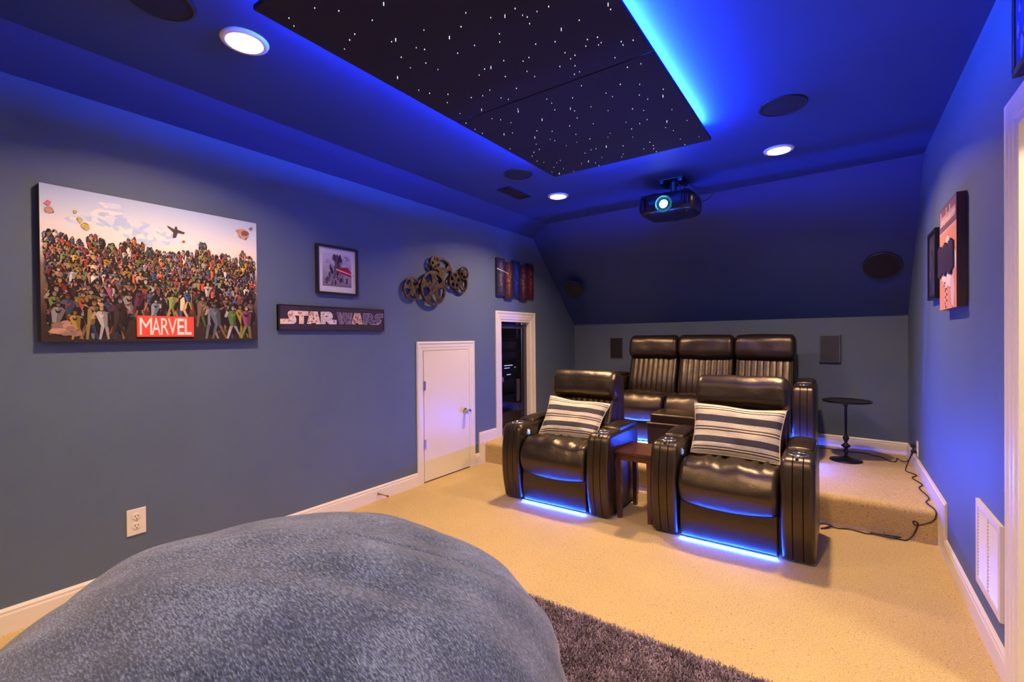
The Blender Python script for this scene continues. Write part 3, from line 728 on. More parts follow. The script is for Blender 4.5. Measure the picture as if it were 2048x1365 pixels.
# pedestal table on the platform
t = thing('pedestal_table', 'round black iron pedestal table on the platform right of the sofa', 'table', (3.098, 4.95, PZ))
G().lathe([(.0, PZ+.505), (.165, PZ+.506), (.178, PZ+.512), (.180, PZ+.520), (.172, PZ+.524), (.165, PZ+.519), (0, PZ+.519)], (3.105, 4.95, 0), 48).put('table_top', M['iron'], t, smooth=True, angle=40)
G().lathe([(0, PZ+.03), (.018, PZ+.03), (.012, PZ+.05), (.013, PZ+.07), (.026, PZ+.082), (.014, PZ+.098), (.013, PZ+.108), (.030, PZ+.122), (.037, PZ+.130), (.020, PZ+.143), (.010, PZ+.155), (.013, PZ+.168), (.022, PZ+.19), (.024, PZ+.20), (.014, PZ+.215), (.009, PZ+.225), (.0095, PZ+.46), (.02, PZ+.490), (.04, PZ+.506), (0, PZ+.506)], (3.098, 4.95, 0), 28).put('stem', M['iron'], t, smooth=True)
G().lathe([(.118, PZ), (.120, PZ+.008), (.105, PZ+.014), (.05, PZ+.022), (.03, PZ+.035), (0, PZ+.035)], (3.098, 4.95, 0), 44).put('base', M['iron'], t, smooth=True)

# ------------------------------------------------------------------ giant bean bag
def beanbag():
    t = thing('bean_bag', 'huge blue-grey chenille bean bag filling the lower left foreground', 'bean bag', (1.765, .69, 0))
    cx, cy, cz, a, b, c, an = BB
    N, Mv = 220, 120; vs = []; fs = []
    ca, sa = math.cos(an), math.sin(an)
    for j in range(Mv+1):
        ph = -PI/2+PI*j/Mv
        for i in range(N):
            th = 2*PI*i/N
            x = a*math.cos(ph)*math.cos(th); y = b*math.cos(ph)*math.sin(th); z = c*math.sin(ph)
            d_ = Vector((math.cos(ph)*math.cos(th), math.cos(ph)*math.sin(th), math.sin(ph)))
            # long soft folds running across plus small dimples
            q = Vector((x*ca-y*sa, x*sa+y*ca, z))
            fold = noise.noise(Vector((q.x*1.3+q.y*2.2+3, (q.y-q.x*.6)*4.0, q.z*2.5)))*.024
            fold += noise.noise(Vector((q.x*3+5, q.y*9-q.x*5, q.z*4)))*.016
            side = max(0, .55-abs(d_.z))/.55
            fold += math.sin(th*34+3*noise.noise(Vector((th*3, z*4, 1))))*.006*side*(1 if d_.z > -.5 else .3)
            fade = 1 if d_.z < .2 else 1
            seam = .010*math.exp(-((q.y*.82-q.x*.57-.10)/.008)**2)*(1 if d_.z > 0 else 0)
            p = q+Vector((d_.x*ca-d_.y*sa, d_.x*sa+d_.y*ca, d_.z))*(fold-seam-.006)
            z_ = p.z+cz
            if z_ < .041: z_ = .041
            vs.append((p.x+cx, p.y+cy, z_))
    for j in range(Mv):
        for i in range(N): fs.append((j*N+i, j*N+(i+1) % N, (j+1)*N+(i+1) % N, (j+1)*N+i))
    mesh('cover', vs, fs, M['chenille'], t, smooth=True)
BB = (1.765, .692, .33, .796, .723, .40, .505)
beanbag()

# ------------------------------------------------------------------ shag rug
t = thing('shag_rug', 'dark mauve-grey shag rug under and beside the bean bag', 'rug', (1.9, .3, 0))
RX0, RX1, RY0, RY1 = .85, 3.05, -1.3, 1.915
G().box((RX0, RY0, 0.001), (RX1, RY1, .012)).put('backing', mat('rug_backing', (.05, .04, .05), .9, bump=.2), t)
rng = np.random.default_rng(5)
def tufts(n, x0, x1, y0, y1, h, wd):
    px = rng.uniform(x0, x1, n); py = rng.uniform(y0, y1, n)
    an = rng.uniform(0, 2*PI, n); ln = rng.uniform(.35, 1, n)*h*.9; ht = rng.uniform(.75, 1.15, n)*h
    w_ = wd*rng.uniform(.6, 1.3, n); t2 = rng.uniform(0, 2*PI, n)
    z0 = .010
    ax, ay = np.cos(t2)*w_, np.sin(t2)*w_
    v = np.empty((n, 4, 3))
    v[:, 0] = np.stack([px-ax, py-ay, np.full(n, z0)], 1); v[:, 1] = np.stack([px+ax, py+ay, np.full(n, z0)], 1)
    tx, ty = px+np.cos(an)*ln, py+np.sin(an)*ln
    v[:, 2] = np.stack([tx+ax*.7, ty+ay*.7, z0+ht], 1); v[:, 3] = np.stack([tx-ax*.7, ty-ay*.7, z0+ht], 1)
    return v.reshape(-1, 3)
V = np.concatenate([tufts(75000, 1.75, RX1, 1.35, RY1+.004, .026, .0022), tufts(26000, RX0, RX1, RY0, 1.35, .026, .004), tufts(6000, RX0, 1.75, 1.35, RY1, .026, .004)])
nq = len(V)//4
me = bpy.data.meshes.new('pile'); me.vertices.add(len(V)); me.vertices.foreach_set('co', (V-np.array([1.9, .3, 0])).ravel())
me.loops.add(nq*4); me.loops.foreach_set('vertex_index', np.arange(nq*4)); me.polygons.add(nq)
me.polygons.foreach_set('loop_start', np.arange(0, nq*4, 4)); me.update(calc_edges=True)
ca = me.color_attributes.new('Col', 'FLOAT_COLOR', 'POINT')
base = np.array([.31, .245, .33]); col = np.ones((nq, 4, 4)); cl_ = V.reshape(nq, 4, 3)[:, 0]; k_ = (rng.uniform(.35, 1.65, nq)*(1+.35*np.sin(cl_[:, 0]*31+3*np.sin(cl_[:, 1]*17))*np.sin(cl_[:, 1]*27+2*np.sin(cl_[:, 0]*13))))[:, None, None]
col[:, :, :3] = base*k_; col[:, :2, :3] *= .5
ca.data.foreach_set('color', col.ravel())
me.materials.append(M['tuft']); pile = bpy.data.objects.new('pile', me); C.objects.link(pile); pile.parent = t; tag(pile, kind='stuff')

# ------------------------------------------------------------------ flat prints
class PR:
    """coloured flat print on a side wall; pts (u, z), u = world y"""
    def __init__(s, x, sg): s.x = x; s.sg = sg; s.v = []; s.f = []; s.c = []; s.k = 0
    def poly(s, pts, col, lift=None):
        if lift is None: s.k += 1; lift = s.k*.00000034
        b = len(s.v); s.v += [(s.x+s.sg*lift, p[0], p[1]) for p in pts]
        idx = list(range(b, b+len(pts)))
        ar = sum(pts[i][0]*pts[(i+1) % len(pts)][1]-pts[(i+1) % len(pts)][0]*pts[i][1] for i in range(len(pts)))
        if (ar > 0) != (s.sg > 0): idx.reverse()
        s.f.append(tuple(idx)); s.c.append(col)
    def ell(s, y, z, ry, rz, col, n=12, rot=0, jit=0):
        s.poly([(y+math.cos(rot)*ry*math.cos(t)*(1+jit*random.uniform(-1, 1))-math.sin(rot)*rz*math.sin(t), z+math.sin(rot)*ry*math.cos(t)+math.cos(rot)*rz*math.sin(t)*(1+jit*random.uniform(-1, 1))) for t in [2*PI*i/n for i in range(n)]], col)
    def rect(s, y0, z0, y1, z1, col): s.poly([(y0, z0), (y1, z0), (y1, z1), (y0, z1)], col)
    def grad(s, y0, y1, stops, n=24):
        for i in range(n):
            t = (i+.5)/n
            za = stops[0][0]+(stops[-1][0]-stops[0][0])*i/n; zb_ = stops[0][0]+(stops[-1][0]-stops[0][0])*(i+1)/n; zm = (za+zb_)/2
            for (p, a), (q, b) in zip(stops, stops[1:]):
                if p <= zm <= q: u = (zm-p)/(q-p); c = tuple(a[k]*(1-u)+b[k]*u for k in range(3))
            s.poly([(y0, za), (y1, za), (y1, zb_), (y0, zb_)], c, 0)
    def put(s, name, parent, kind=None):
        o = mesh(name, s.v, s.f, M['print'], parent, cols=s.c)
        if kind: o['kind'] = kind
        return o
def shade(c, f_): return tuple(min(1, k*f_) for k in c)

# big comic style canvas: generic crowd, plain sky, red word block
HH = .736; WW = .978
CYa, CYb, CZa, CZb = .519, 1.497, 1.300, 2.036
t = thing('wall_canvas', 'large canvas print of a dense colourful crowd under pale sky with red word block', 'wall art', (.02, 1.0, CZa))
G().box((0.002, CYa, CZa), (.038, CYb, CZb), .002).put('stretched_canvas', mat('canvas_edge', (.10, .055, .035), .7, bump=.3, bscale=300), t)
random.seed(21)
p = PR(.0385, 1)
p.grad(CYa, CYb, [(CZa, (.035, .020, .015)), (CZa+.12, (.045, .025, .018)), (CZa+.36, (.25, .15, .10)), (CZa+.46, (.88, .78, .68)), (CZa+.56, (.84, .80, .78)), (CZa+.64, (.62, .70, .84)), (CZb, (.45, .57, .82))], 60)
p.put('printed_sky', t)
p = PR(.0387, 1)
for i in range(120):   # soft banks of cloud
    a = random.random(); y = CYa+(.10+.48*a)*WW; z_ = CZa+HH*(.74+.05*math.sin(a*7)+random.random()*(.04+.15*math.exp(-((a-.35)/.12)**2)+.15*math.exp(-((a-.68)/.12)**2)))
    c = random.choice([(.64, .73, .88), (.76, .80, .86), (.52, .64, .82), (.82, .80, .80), (.46, .60, .82)])
    p.ell(y, min(z_, CZb-.03), random.uniform(.010, .034), random.uniform(.006, .016), c, 14, random.uniform(-.6, .6), .1)
p.put('printed_clouds', t, 'stuff')
p = PR(.0394, 1)
PAL = [(.60, .10, .03), (.72, .16, .05), (.35, .05, .03), (.60, .32, .16), (.45, .22, .12), (.75, .45, .28), (.40, .28, .08), (.72, .46, .06), (.12, .20, .05), (.22, .30, .08), (.05, .09, .20), (.13, .20, .34), (.28, .32, .38), (.55, .52, .50), (.06, .045, .05), (.05, .03, .035), (.12, .08, .07), (.25, .15, .10), (.30, .08, .14), (.66, .58, .50)]
SK = [(.62, .34, .19), (.50, .27, .15), (.70, .42, .26), (.35, .18, .11), (.55, .50, .46)]
def bump_(u, c, w_): return math.exp(-((u-c)/w_)**2)
def horizon(u):
    return .655+.05*bump_(u, .05, .06)+.055*bump_(u, .20, .04)+.07*bump_(u, .36, .05)+.11*bump_(u, .69, .035)+.04*bump_(u, .80, .05)+.09*bump_(u, .925, .035)+.03*bump_(u, .6, .03)
OL = (.014, .009, .009)
def figure(y, z_, h, dark=1.0):
    """one anonymous standing figure: legs, tapered chest, arms, head, lit and shaded halves"""
    c = shade(random.choice(PAL), dark*random.uniform(.8, 1.25)); sk = shade(random.choice(SK), dark); c2 = shade(random.choice(PAL), dark)
    l = random.uniform(-.10, .10)*h; wd = h*random.uniform(.13, .19); sh = z_+h*.52; sx = y+l
    p.ell(y+l*.5, z_+h*.25, wd*1.25, h*.50, OL, 9, 0, .18)
    for s_ in (-1, 1):
        st_ = random.uniform(.3, 1.3)*wd
        p.poly([(y, z_+.02*h), (y+s_*wd*.62, z_), (y+s_*(st_+wd*.35), z_-h*.42), (y+s_*st_, z_-h*.42)], shade(random.choice([c, c2]), .8 if s_ > 0 else 1.1))
    p.poly([(y-wd*.5, z_), (y, z_), (sx, sh), (sx-wd*.55, sh), (sx-wd, sh-.10*h)], shade(c, 1.25))
    p.poly([(y, z_), (y+wd*.5, z_), (sx+wd, sh-.10*h), (sx+wd*.55, sh), (sx, sh)], shade(c, .65))
    p.poly([(sx-wd*.55, sh-.06*h), (sx, sh-.14*h), (sx+wd*.5, sh-.07*h), (sx+wd*.2, sh-.20*h), (sx-wd*.25, sh-.20*h)], random.choice([c2, shade(c, 1.7), OL]))
    for s_ in (-1, 1):
        ax = sx+s_*wd*.95; ex = ax+s_*h*random.uniform(.0, .13); ez = sh-h*random.uniform(-.05, .28)
        p.poly([(ax-h*.04, sh-.01*h), (ax+h*.04, sh-.05*h), (ex+h*.035, ez+.02*h), (ex-h*.035, ez)], random.choice([c, sk, c2]))
        hx = ex-s_*h*random.uniform(-.05, .14); hz = ez-h*random.uniform(-.12, .16)
        p.poly([(ex-h*.035, ez+.015*h), (ex+h*.035, ez), (hx+h*.022, hz), (hx-h*.022, hz)], random.choice([sk, c2]))
    p.ell(sx, sh+h*.09, h*.062, h*.085, OL, 8); p.ell(sx, sh+h*.085, h*.05, h*.07, random.choice([sk, sk, c2]), 8)
    p.poly([(sx-h*.055, sh+h*.10), (sx, sh+h*.12), (sx+h*.055, sh+h*.09), (sx+h*.045, sh+h*.165), (sx-h*.04, sh+h*.17)], shade(random.choice([(.05, .03, .02), (.2, .1, .04), (.5, .3, .08), c2]), dark))
HH = CZb-CZa; WW = CYb-CYa
nr = 15
for r_i in range(nr):
    f_ = r_i/(nr-1); h = .050+.095*f_**1.3; n = int(1.0/(h*.44)); dz = -.005+.47*f_
    for i in range(n):
        u = (i+.5+random.uniform(-.4, .4))/n; hh = h*random.uniform(.85, 1.35)
        u = min(1-hh*.36, max(hh*.36, u))
        z_ = CZa+HH*(horizon(u)-dz*(.9+.2*random.random()))-hh*.62
        if z_-hh*.42 < CZa+.01: z_ = CZa+.01+hh*.42
        if .33 < u < .66 and z_-hh*.42 < CZa+.12*HH: continue
        figure(CYa+u*WW, z_, hh, random.uniform(.35, 1.0)*(1 if r_i < 11 else .75))
for u, v, s_, c in ((.035, .84, .020, (.45, .25, .18)), (.03, .88, .014, (.70, .20, .28)), (.125, .85, .010, (.40, .34, .12)), (.145, .80, .014, (.42, .36, .12)), (.163, .765, .020, (.45, .36, .08)), (.92, .885, .042, (.48, .25, .17)), (.965, .945, .012, (.42, .22, .15)), (.590, .755, .009, (.5, .1, .08))):
    for j in range(9):
        p.ell(CYa+u*WW+random.uniform(-.35, .35)*s_, CZa+v*HH+random.uniform(-.35, .35)*s_, s_*random.uniform(.3, .75), s_*random.uniform(.3, .75), OL if j == 0 else shade(c, random.uniform(.4, 1.6)), 9, 0, .22)
bx, bz = CYa+.551*WW, CZa+.826*HH     # a dark bird like glider
for pts in ([(-.05, .03), (-.01, .012), (.012, .012), (.055, .0), (.05, -.012), (.012, -.01), (.002, -.045), (-.018, -.05), (-.014, -.01), (-.045, .018)], [(-.008, .01), (.012, .008), (.008, .032), (-.004, .03)]):
    p.poly([(bx+a*.8, bz+b*.8) for a, b in pts], (.07, .05, .05))
for j in range(26):    # tan boulder heap in the lower left corner
    a = random.uniform(0, PI); k_ = random.random()
    p.ell(CYa+.078*WW+math.cos(a)*.052*k_, CZa+.05*HH+abs(math.sin(a))*.055*k_, random.uniform(.010, .026), random.uniform(.007, .016), shade((.42, .24, .17), random.uniform(.5, 1.25)), 11, random.uniform(-.4, .4), .1)
tag(p.put('printed_crowd', t), kind='stuff')

def text_mesh(body, y0, y1, z0, z1, x, sg, mt, name, parent, ext=.0008, off=.0):
    cu = bpy.data.curves.new('t', 'FONT'); cu.body = body; cu.extrude = ext; cu.offset = off; cu.resolution_u = 3
    o = bpy.data.objects.new('t', cu); C.objects.link(o); bpy.context.view_layer.update()
    me = bpy.data.meshes.new_from_object(o.evaluated_get(bpy.context.evaluated_depsgraph_get()))
    bpy.data.objects.remove(o, do_unlink=True)
    xs = [v.co.x for v in me.vertices]; ys = [v.co.y for v in me.vertices]
    a, b, c, d_ = min(xs), max(xs), min(ys), max(ys)
    vs = [(x+sg*v.co.z, y0+(v.co.x-a)/(b-a)*(y1-y0), z0+(v.co.y-c)/(d_-c)*(z1-z0)) for v in me.vertices]
    return mesh(name, vs, [tuple(q.vertices) for q in me.polygons], mt, parent)
by0, by1, bz0, bz1 = CYa+.364*WW, CYa+.633*WW, CZa+.030*HH, CZa+.182*HH
w_ = G().box((.039, by0, bz0), (.0465, by1, bz1)).put('word_block', M['red'], t)
y_ = by0+.012; wid = (by1-by0-.024)
adv = [(0, .225), (.222, .385), (.395, .545), (.530, .70), (.712, .845), (.860, 1.0)]
for ch, (a, b) in zip('MARVEL', adv):
    text_mesh(ch, y_+a*wid, y_+b*wid, bz0+.011, bz1-.011, .0469, 1, M['white'], 'letter', w_, .0006, .015 if ch in 'EL' else 0)

# framed misty print with a red streak
t = thing('framed_print', 'black framed square print of grey mist with a red streak and white mat', 'wall art', (.01, 2.095, 1.63))
fa, fb, fc, fd = 1.921, 2.268, 1.628, 1.984
for a, b in (((.001, fa, fc), (.028, fa+.017, fd)), ((.001, fb-.017, fc), (.028, fb, fd)), ((.001, fa+.017, fd-.017), (.028, fb-.017, fd)), ((.001, fa+.017, fc), (.028, fb-.017, fc+.017))):
    G().box(a, b, .003).put('frame_bar', M['frameblk'], t)
G().box((.002, fa+.015, fc+.015), (.012, fb-.015, fd-.015)).put('mat_board', M['mat_board'], t)
random.seed(4)
ia, ib, ic, id_ = fa+.052, fb-.052, fc+.060, fd-.055
p = PR(.0122, 1)
p.grad(ia, ib, [(ic, (.26, .20, .27)), (ic+.10, (.46, .40, .50)), (ic+.18, (.66, .62, .74)), (id_, (.78, .74, .86))], 14)
for i in range(70):
    u = random.random(); v = random.random(); k_ = random.uniform(.5, 1.1)
    r_ = random.uniform(.008, .022)
    yy = ia+r_+u*(ib-ia-2*r_); zz = ic+r_+v*(id_-ic-2*r_)
    p.ell(yy, zz, r_, r_*random.uniform(.2, .45), (.50*k_, .46*k_, .57*k_), 10, 0, .2)
for i in range(90):
    v = random.uniform(.12, .95); u = random.gauss(.48-.12*(v < .6)*(v-.3), .07+.10*(v < .6))
    r_ = random.uniform(.005, .011); yy = min(ib-r_, max(ia+r_, ia+u*(ib-ia))); zz = min(id_-r_*3, max(ic+r_*3, ic+v*(id_-ic)))
    p.ell(yy, zz, r_, r_*2.6, random.choice([(.05, .03, .06), (.16, .12, .18), (.09, .06, .10), (.30, .26, .33)]), 10, 0, .3)
cyr = fa+.165; p.poly([(cyr, 1.832), (cyr, 1.80), (fb-.055, 1.765), (fb-.052, 1.80), (cyr+.10, 1.838)], (.45, .02, .05))
p.poly([(cyr, 1.822), (cyr, 1.810), (fb-.025, 1.778), (fb-.025, 1.786)], (.95, .25, .25)); p.poly([(cyr, 1.819), (cyr, 1.813), (fb-.03, 1.780), (fb-.03, 1.784)], (1, .8, .75))
p.put('picture', t)
G().box((.0155, fa+.018, fc+.018), (.0170, fb-.018, fd-.018)).put('glazing', M['clear'], t)

# word sign
SW =  [([(1.652,1.438),(1.709,1.44),(1.716,1.446),(1.708,1.463),(1.706,1.474),(1.71,1.487),(1.725,1.496),(1.856,1.496),(1.854,1.466),(1.82,1.466),(1.819,1.409),(1.786,1.408),(1.787,1.464),(1.751,1.465),(1.761,1.452),(1.766,1.437),(1.762,1.418),(1.747,1.408),(1.652,1.406)],[]),([(1.869,1.496),(1.924,1.497),(1.947,1.409),(1.913,1.408),(1.909,1.418),(1.877,1.417),(1.874,1.409),(1.844,1.409)],[(1.893,1.463),(1.902,1.441),(1.885,1.441)]),([(1.95,1.497),(2.019,1.499),(2.037,1.489),(2.046,1.472),(2.045,1.46),(2.037,1.45),(2.043,1.441),(2.077,1.441),(2.076,1.411),(2.016,1.41),(1.999,1.427),(1.988,1.433),(1.986,1.411),(1.95,1.41)],[(1.987,1.47),(2.005,1.471),(2.007,1.462),(1.987,1.461)]),([(2.081,1.497),(2.115,1.497),(2.122,1.458),(2.134,1.496),(2.163,1.497),(2.174,1.46),(2.179,1.497),(2.213,1.497),(2.198,1.413),(2.157,1.413),(2.144,1.443),(2.135,1.414),(2.105,1.413)],[]),([(2.233,1.497),(2.285,1.498),(2.307,1.415),(2.269,1.414),(2.267,1.425),(2.242,1.424),(2.237,1.413),(2.207,1.413)],[(2.26,1.471),(2.267,1.448),(2.252,1.447)]),([(2.313,1.497),(2.384,1.499),(2.402,1.486),(2.405,1.467),(2.391,1.449),(2.402,1.443),(2.436,1.443),(2.426,1.461),(2.423,1.48),(2.443,1.498),(2.509,1.5),(2.508,1.472),(2.464,1.471),(2.483,1.451),(2.483,1.429),(2.458,1.413),(2.383,1.413),(2.362,1.435),(2.351,1.437),(2.348,1.413),(2.312,1.414)],[(2.349,1.473),(2.368,1.473),(2.366,1.463),(2.349,1.463)])]
t = thing('word_sign', 'long dark wooden sign with outlined lettering STAR WARS below the framed print', 'sign', (.01, 2.08, 1.363))
sa, sb, s0, s1 = 1.640, 2.517, 1.363, 1.536
G().box((.001, sa, s0), (.020, sb, s1), .002).put('board', mat('dark_plum_board', (.040, .026, .030), .45, bump=.1), t)
for a, b in (((.001, sa, s0), (.024, sa+.012, s1)), ((.001, sb-.006, s0), (.022, sb, s1)), ((.001, sa+.012, s1-.006), (.023, sb-.006, s1+.001)), ((.001, sa+.012, s0-.001), (.023, sb-.006, s0+.006))):
    G().box(a, b, .002).put('frame_bar', M['frameblk'], t)
FILL = [[(.62, .42, .30), (.72, .60, .50), (.40, .12, .04), (.45, .36, .36)], [(.60, .42, .34), (.80, .66, .52), (.30, .12, .08), (.5, .45, .45)], [(.62, .56, .50), (.50, .45, .42), (.72, .66, .60), (.2, .18, .18)],
        [(.09, .06, .10), (.16, .11, .18), (.05, .035, .06), (.22, .17, .25)], [(.62, .36, .18), (.34, .22, .24), (.65, .45, .3), (.15, .09, .09)], [(.07, .05, .09), (.13, .11, .22), (.05, .03, .05), (.20, .14, .2)]]
OUTL = [(.80, .66, .56), (.78, .62, .52), (.74, .64, .56), (.62, .48, .52), (.80, .58, .46), (.62, .50, .58)]
for i, (out, hole) in enumerate(SW):
    cu = bpy.data.curves.new('l', 'CURVE'); cu.dimensions = '2D'; cu.fill_mode = 'FRONT'
    for lp in (out, hole):
        if not lp: continue
        s_ = cu.splines.new('POLY'); s_.points.add(len(lp)-1); s_.use_cyclic_u = True
        for q, pt in zip(s_.points, lp): q.co = (pt[0], pt[1], 0, 1)
    o = bpy.data.objects.new('l', cu); C.objects.link(o); bpy.context.view_layer.update()
    me = bpy.data.meshes.new_from_object(o.evaluated_get(bpy.context.evaluated_depsgraph_get())); bpy.data.objects.remove(o, do_unlink=True)
    A_, B_, C_, D_ = FILL[i]
    A_, B_, C_, D_ = [shade(q_, 1.25) for q_ in (A_, B_, C_, D_)]
    lm_ = mat('letter_print_%d' % i, A_, .6, col2=B_, vscale=38)
    L = mesh('letter', [(.0205, v.co.x, v.co.y) for v in me.vertices], [tuple(q.vertices) for q in me.polygons], lm_, t)
    g = G()
    for lp in (out, hole):
        if lp: g.tube([(.0212, a, b) for a, b in lp], .0016, 4, closed=True)
    g.put('letter_outline', mat('letter_line_%d' % i, OUTL[i], .5), L)
    p = PR(.0208, 1); random.seed(30+i)
    def inside(y, z_):
        r_ = False
        for lp in (out, hole):
            n = len(lp)
            for k in range(n):
                (a, b), (c, d_) = lp[k], lp[(k+1) % n]
                if (b > z_) != (d_ > z_) and y < (c-a)*(z_-b)/(d_-b)+a: r_ = not r_
        return r_
    ys = [q[0] for q in out]; zs = [q[1] for q in out]; cnt = 0
    for _ in range(600):
        y_, z_ = random.uniform(min(ys), max(ys)), random.uniform(min(zs), max(zs)); r_ = random.uniform(.004, .009)
        if all(inside(y_+a*r_*1.1, z_+b*r_*1.3) for a, b in ((1, 0), (-1, 0), (0, 1), (0, -1))):
            p.ell(y_, z_, r_*.8, r_*1.2, random.choice([C_, D_, B_, shade(A_, .6)]), 8, random.uniform(-1, 1), .25); cnt += 1
            if cnt > 26: break
    p.put('letter_print', L, 'stuff')
p = PR(.0203, 1); random.seed(9)
for i in range(60):
    z_ = random.choice([random.uniform(s1-.030, s1-.012), random.uniform(s0+.012, s0+.032)]); p.ell(random.uniform(sa+.02, sb-.02), z_, .0014, .0014, (.35, .3, .36), 5)
p.put('printed_stars', t, 'stuff')
p = PR(.0214, 1); p.poly([(2.445, 1.418), (2.449, 1.413), (2.490, 1.446), (2.488, 1.450)], (.95, .35, .30)); p.put('printed_streak', t)

# film reels
t = thing('film_reel_decor', 'cluster of seven bronze metal film reels mounted on the left wall', 'wall art', (.01, 3.15, 1.6))
def reel(y, z_, r, x, spk, kind, rot):
    g = G(); th = .010
    def ann(ra, rb, n=40, dx=0):
        g.lathe([(rb, 0), (rb, th+dx), (ra, th+dx), (ra, 0), (rb, 0)], (x, y, z_), n, 'x')
    ann(r*.86, r)
    g.lathe([(r*.34, 0), (r*.34, th), (0, th)], (x, y, z_), 28, 'x')
    for i in range(spk):
        a = 2*PI*i/spk+rot; w0, w1 = (.30, .55) if kind == 'fat' else (.16, .17)
        w0 *= r; w1 *= r
        ca, sa_ = math.cos(a), math.sin(a); rad = [(r*.25, w0/2), (r*.55, w0/2*.8), (r*.90, w1/2)]
        poly = [(ca*q-sa_*h, sa_*q+ca*h) for q, h in rad]+[(ca*q+sa_*h, sa_*q-ca*h) for q, h in reversed(rad)]
        g.prism([(y+a_, z_+b_) for a_, b_ in poly], x, x+th*.9)
    o = g.put('reel', M['bronze'], t, smooth=True, angle=30)
    h_ = G()
    for i in range(5):
        a = 2*PI*i/5+rot; h_.lathe([(r*.03, 0), (r*.03, .0012), (0, .0012)], (x+th, y+r*.2*math.cos(a), z_+r*.2*math.sin(a)), 8, 'x')
    h_.lathe([(r*.05, 0), (r*.05, .0012), (0, .0012)], (x+th, y, z_), 10, 'x')
    h_.put('hub_holes', M['slot'], o)
    # rear flange gives the reel its depth
    g = G().lathe([(r*.98, 0), (r*.98, .004), (r*.87, .004), (r*.87, 0), (r*.98, 0)], (x-.012, y, z_), 36, 'x')
    for i in range(spk):
        a = 2*PI*i/spk+rot; g.tube([(x-.012, y+r*.92*math.cos(a), z_+r*.92*math.sin(a)), (x+.003, y+r*.92*math.cos(a), z_+r*.92*math.sin(a))], r*.03, 6)
    g.put('rear_flange', M['bronze'], o, smooth=True, angle=30)
for a in ((2.821, 1.731, .100, .022, 5, 'fat', .4), (3.203, 1.915, .136, .016, 3, 'fat', .5), (3.064, 1.755, .158, .038, 5, 'fat', PI/2), (3.086, 1.989, .060, .040, 5, 'fat', .2),
          (3.448, 1.844, .112, .018, 5, 'thin', .5), (3.354, 1.850, .078, .036, 5, 'fat', .9), (3.486, 1.935, .064, .038, 5, 'thin', .3)):
    reel(*a)

# five slat picture
t = thing('slat_picture', 'dark picture on five staggered vertical boards above the closet door', 'wall art', (.01, 4.41, 1.745))
random.seed(12)
cols = [[(.05, .045, .10), (.16, .13, .20), (.35, .30, .38), (.30, .16, .10)], [(.10, .04, .03), (.55, .16, .05), (.80, .30, .10), (.35, .12, .06)], [(.02, .03, .16), (.03, .10, .60), (.03, .06, .35), (.04, .12, .70)],
        [(.09, .02, .05), (.40, .10, .14), (.50, .30, .30), (.20, .05, .08)], [(.10, .015, .05), (.35, .03, .06), (.50, .12, .12), (.22, .02, .06)]]
offs = [0, -.028, .004, -.026, .006]
for i in range(5):
    ya_, yb_ = 4.047+i*.1485, 4.047+(i+1)*.1485-.003
    z0_, z1_ = 1.758+offs[i], 2.172+offs[i]
    cols[i][0] = tuple(.45*q_ for q_ in cols[i][0])
    bd = G().box((.002, ya_, z0_), (.028, yb_, z1_), .001).put('board', mat('slat_base_%d' % i, cols[i][0], .6, bump=.1), t)
    p = PR(.0283, 1); p.rect(ya_, z0_, yb_, z1_, cols[i][0])
    mid = (ya_+yb_)/2
    for k in range(330):
        v = random.random(); r_ = random.uniform(.003, .009)
        yy = min(yb_-r_, max(ya_+r_, random.gauss(mid, .045))); zz = z0_+.02+v*(z1_-z0_-.04)
        wt = math.exp(-((yy-mid)/(.040-.018*abs(v-.62)))**2)*math.exp(-((v-.55)/.42)**2)*random.uniform(.35, 1.1)
        c = random.choice(cols[i][1:]); c = tuple(q_*.6*(1-wt)+w_*wt for q_, w_ in zip(cols[i][0], c))
        p.ell(yy, zz, r_*.8, min(r_*2.0, zz-z0_, z1_-zz), c, 9, 0, .2)
    if i == 0: p.poly([(ya_, z1_-.115), (ya_, z1_-.127), (yb_, z1_-.145), (yb_, z1_-.139)], (.75, .70, .75))
    if i == 1: p.poly([(ya_, z1_-.115), (ya_, z1_-.122), (mid, z1_-.129), (mid, z1_-.126)], (.9, .6, .5))
    p.put('print', bd)

# canvas on the right wall
t = thing('cinema_canvas', 'thick canvas with salmon curtain stripes and raised dark lettering on the right wall', 'wall art', (W-.02, 3.32, 1.43))
qa, qb, qz, qt = 3.09, 3.545, 1.430, 1.987
G().box((W-.039, qa, qz), (W-.001, qb, qt), .002).put('stretched_canvas', M['brownedge'], t)
p = PR(W-.0395, -1); random.seed(8)
p.rect(qa, qz, qb, qt, (.60, .14, .05))
n = 15
for i in range(n):
    u0_ = qa+(qb-qa)*i/n; wv = (qb-qa)/n
    p.poly([(u0_, qz), (u0_+wv*.55, qz), (u0_+wv*.55, qt-.13), (u0_, qt-.13)], (.88, .38, .17))
    p.poly([(u0_+wv*.12, qz), (u0_+wv*.26, qz), (u0_+wv*.26, qt-.13), (u0_+wv*.12, qt-.13)], (.97, .58, .36))
p.rect(qa, qt-.135, qb, qt, (.20, .08, .10)); p.rect(qa, qt-.142, qb, qt-.134, (.78, .45, .34)); p.rect(qa, qt-.012, qb, qt, (.12, .06, .12))
for i in range(13):   # looping script strokes, not legible in the photo
    y_ = qb-.035-i*.031; h_ = .075 if i in (0, 5, 8) else .045
    p.poly([(y_+.010, qt-.100), (y_-.008, qt-.100), (y_-.016, qt-.100+h_), (y_-.002, qt-.100+h_+.006)], (.88, .58, .42))
    p.ell(y_-.008, qt-.088+random.uniform(0, .01), .012, .016, (.88, .58, .42), 10); p.ell(y_-.008, qt-.088, .004, .008, (.2, .08, .1), 8)
mid = (qa+qb)/2
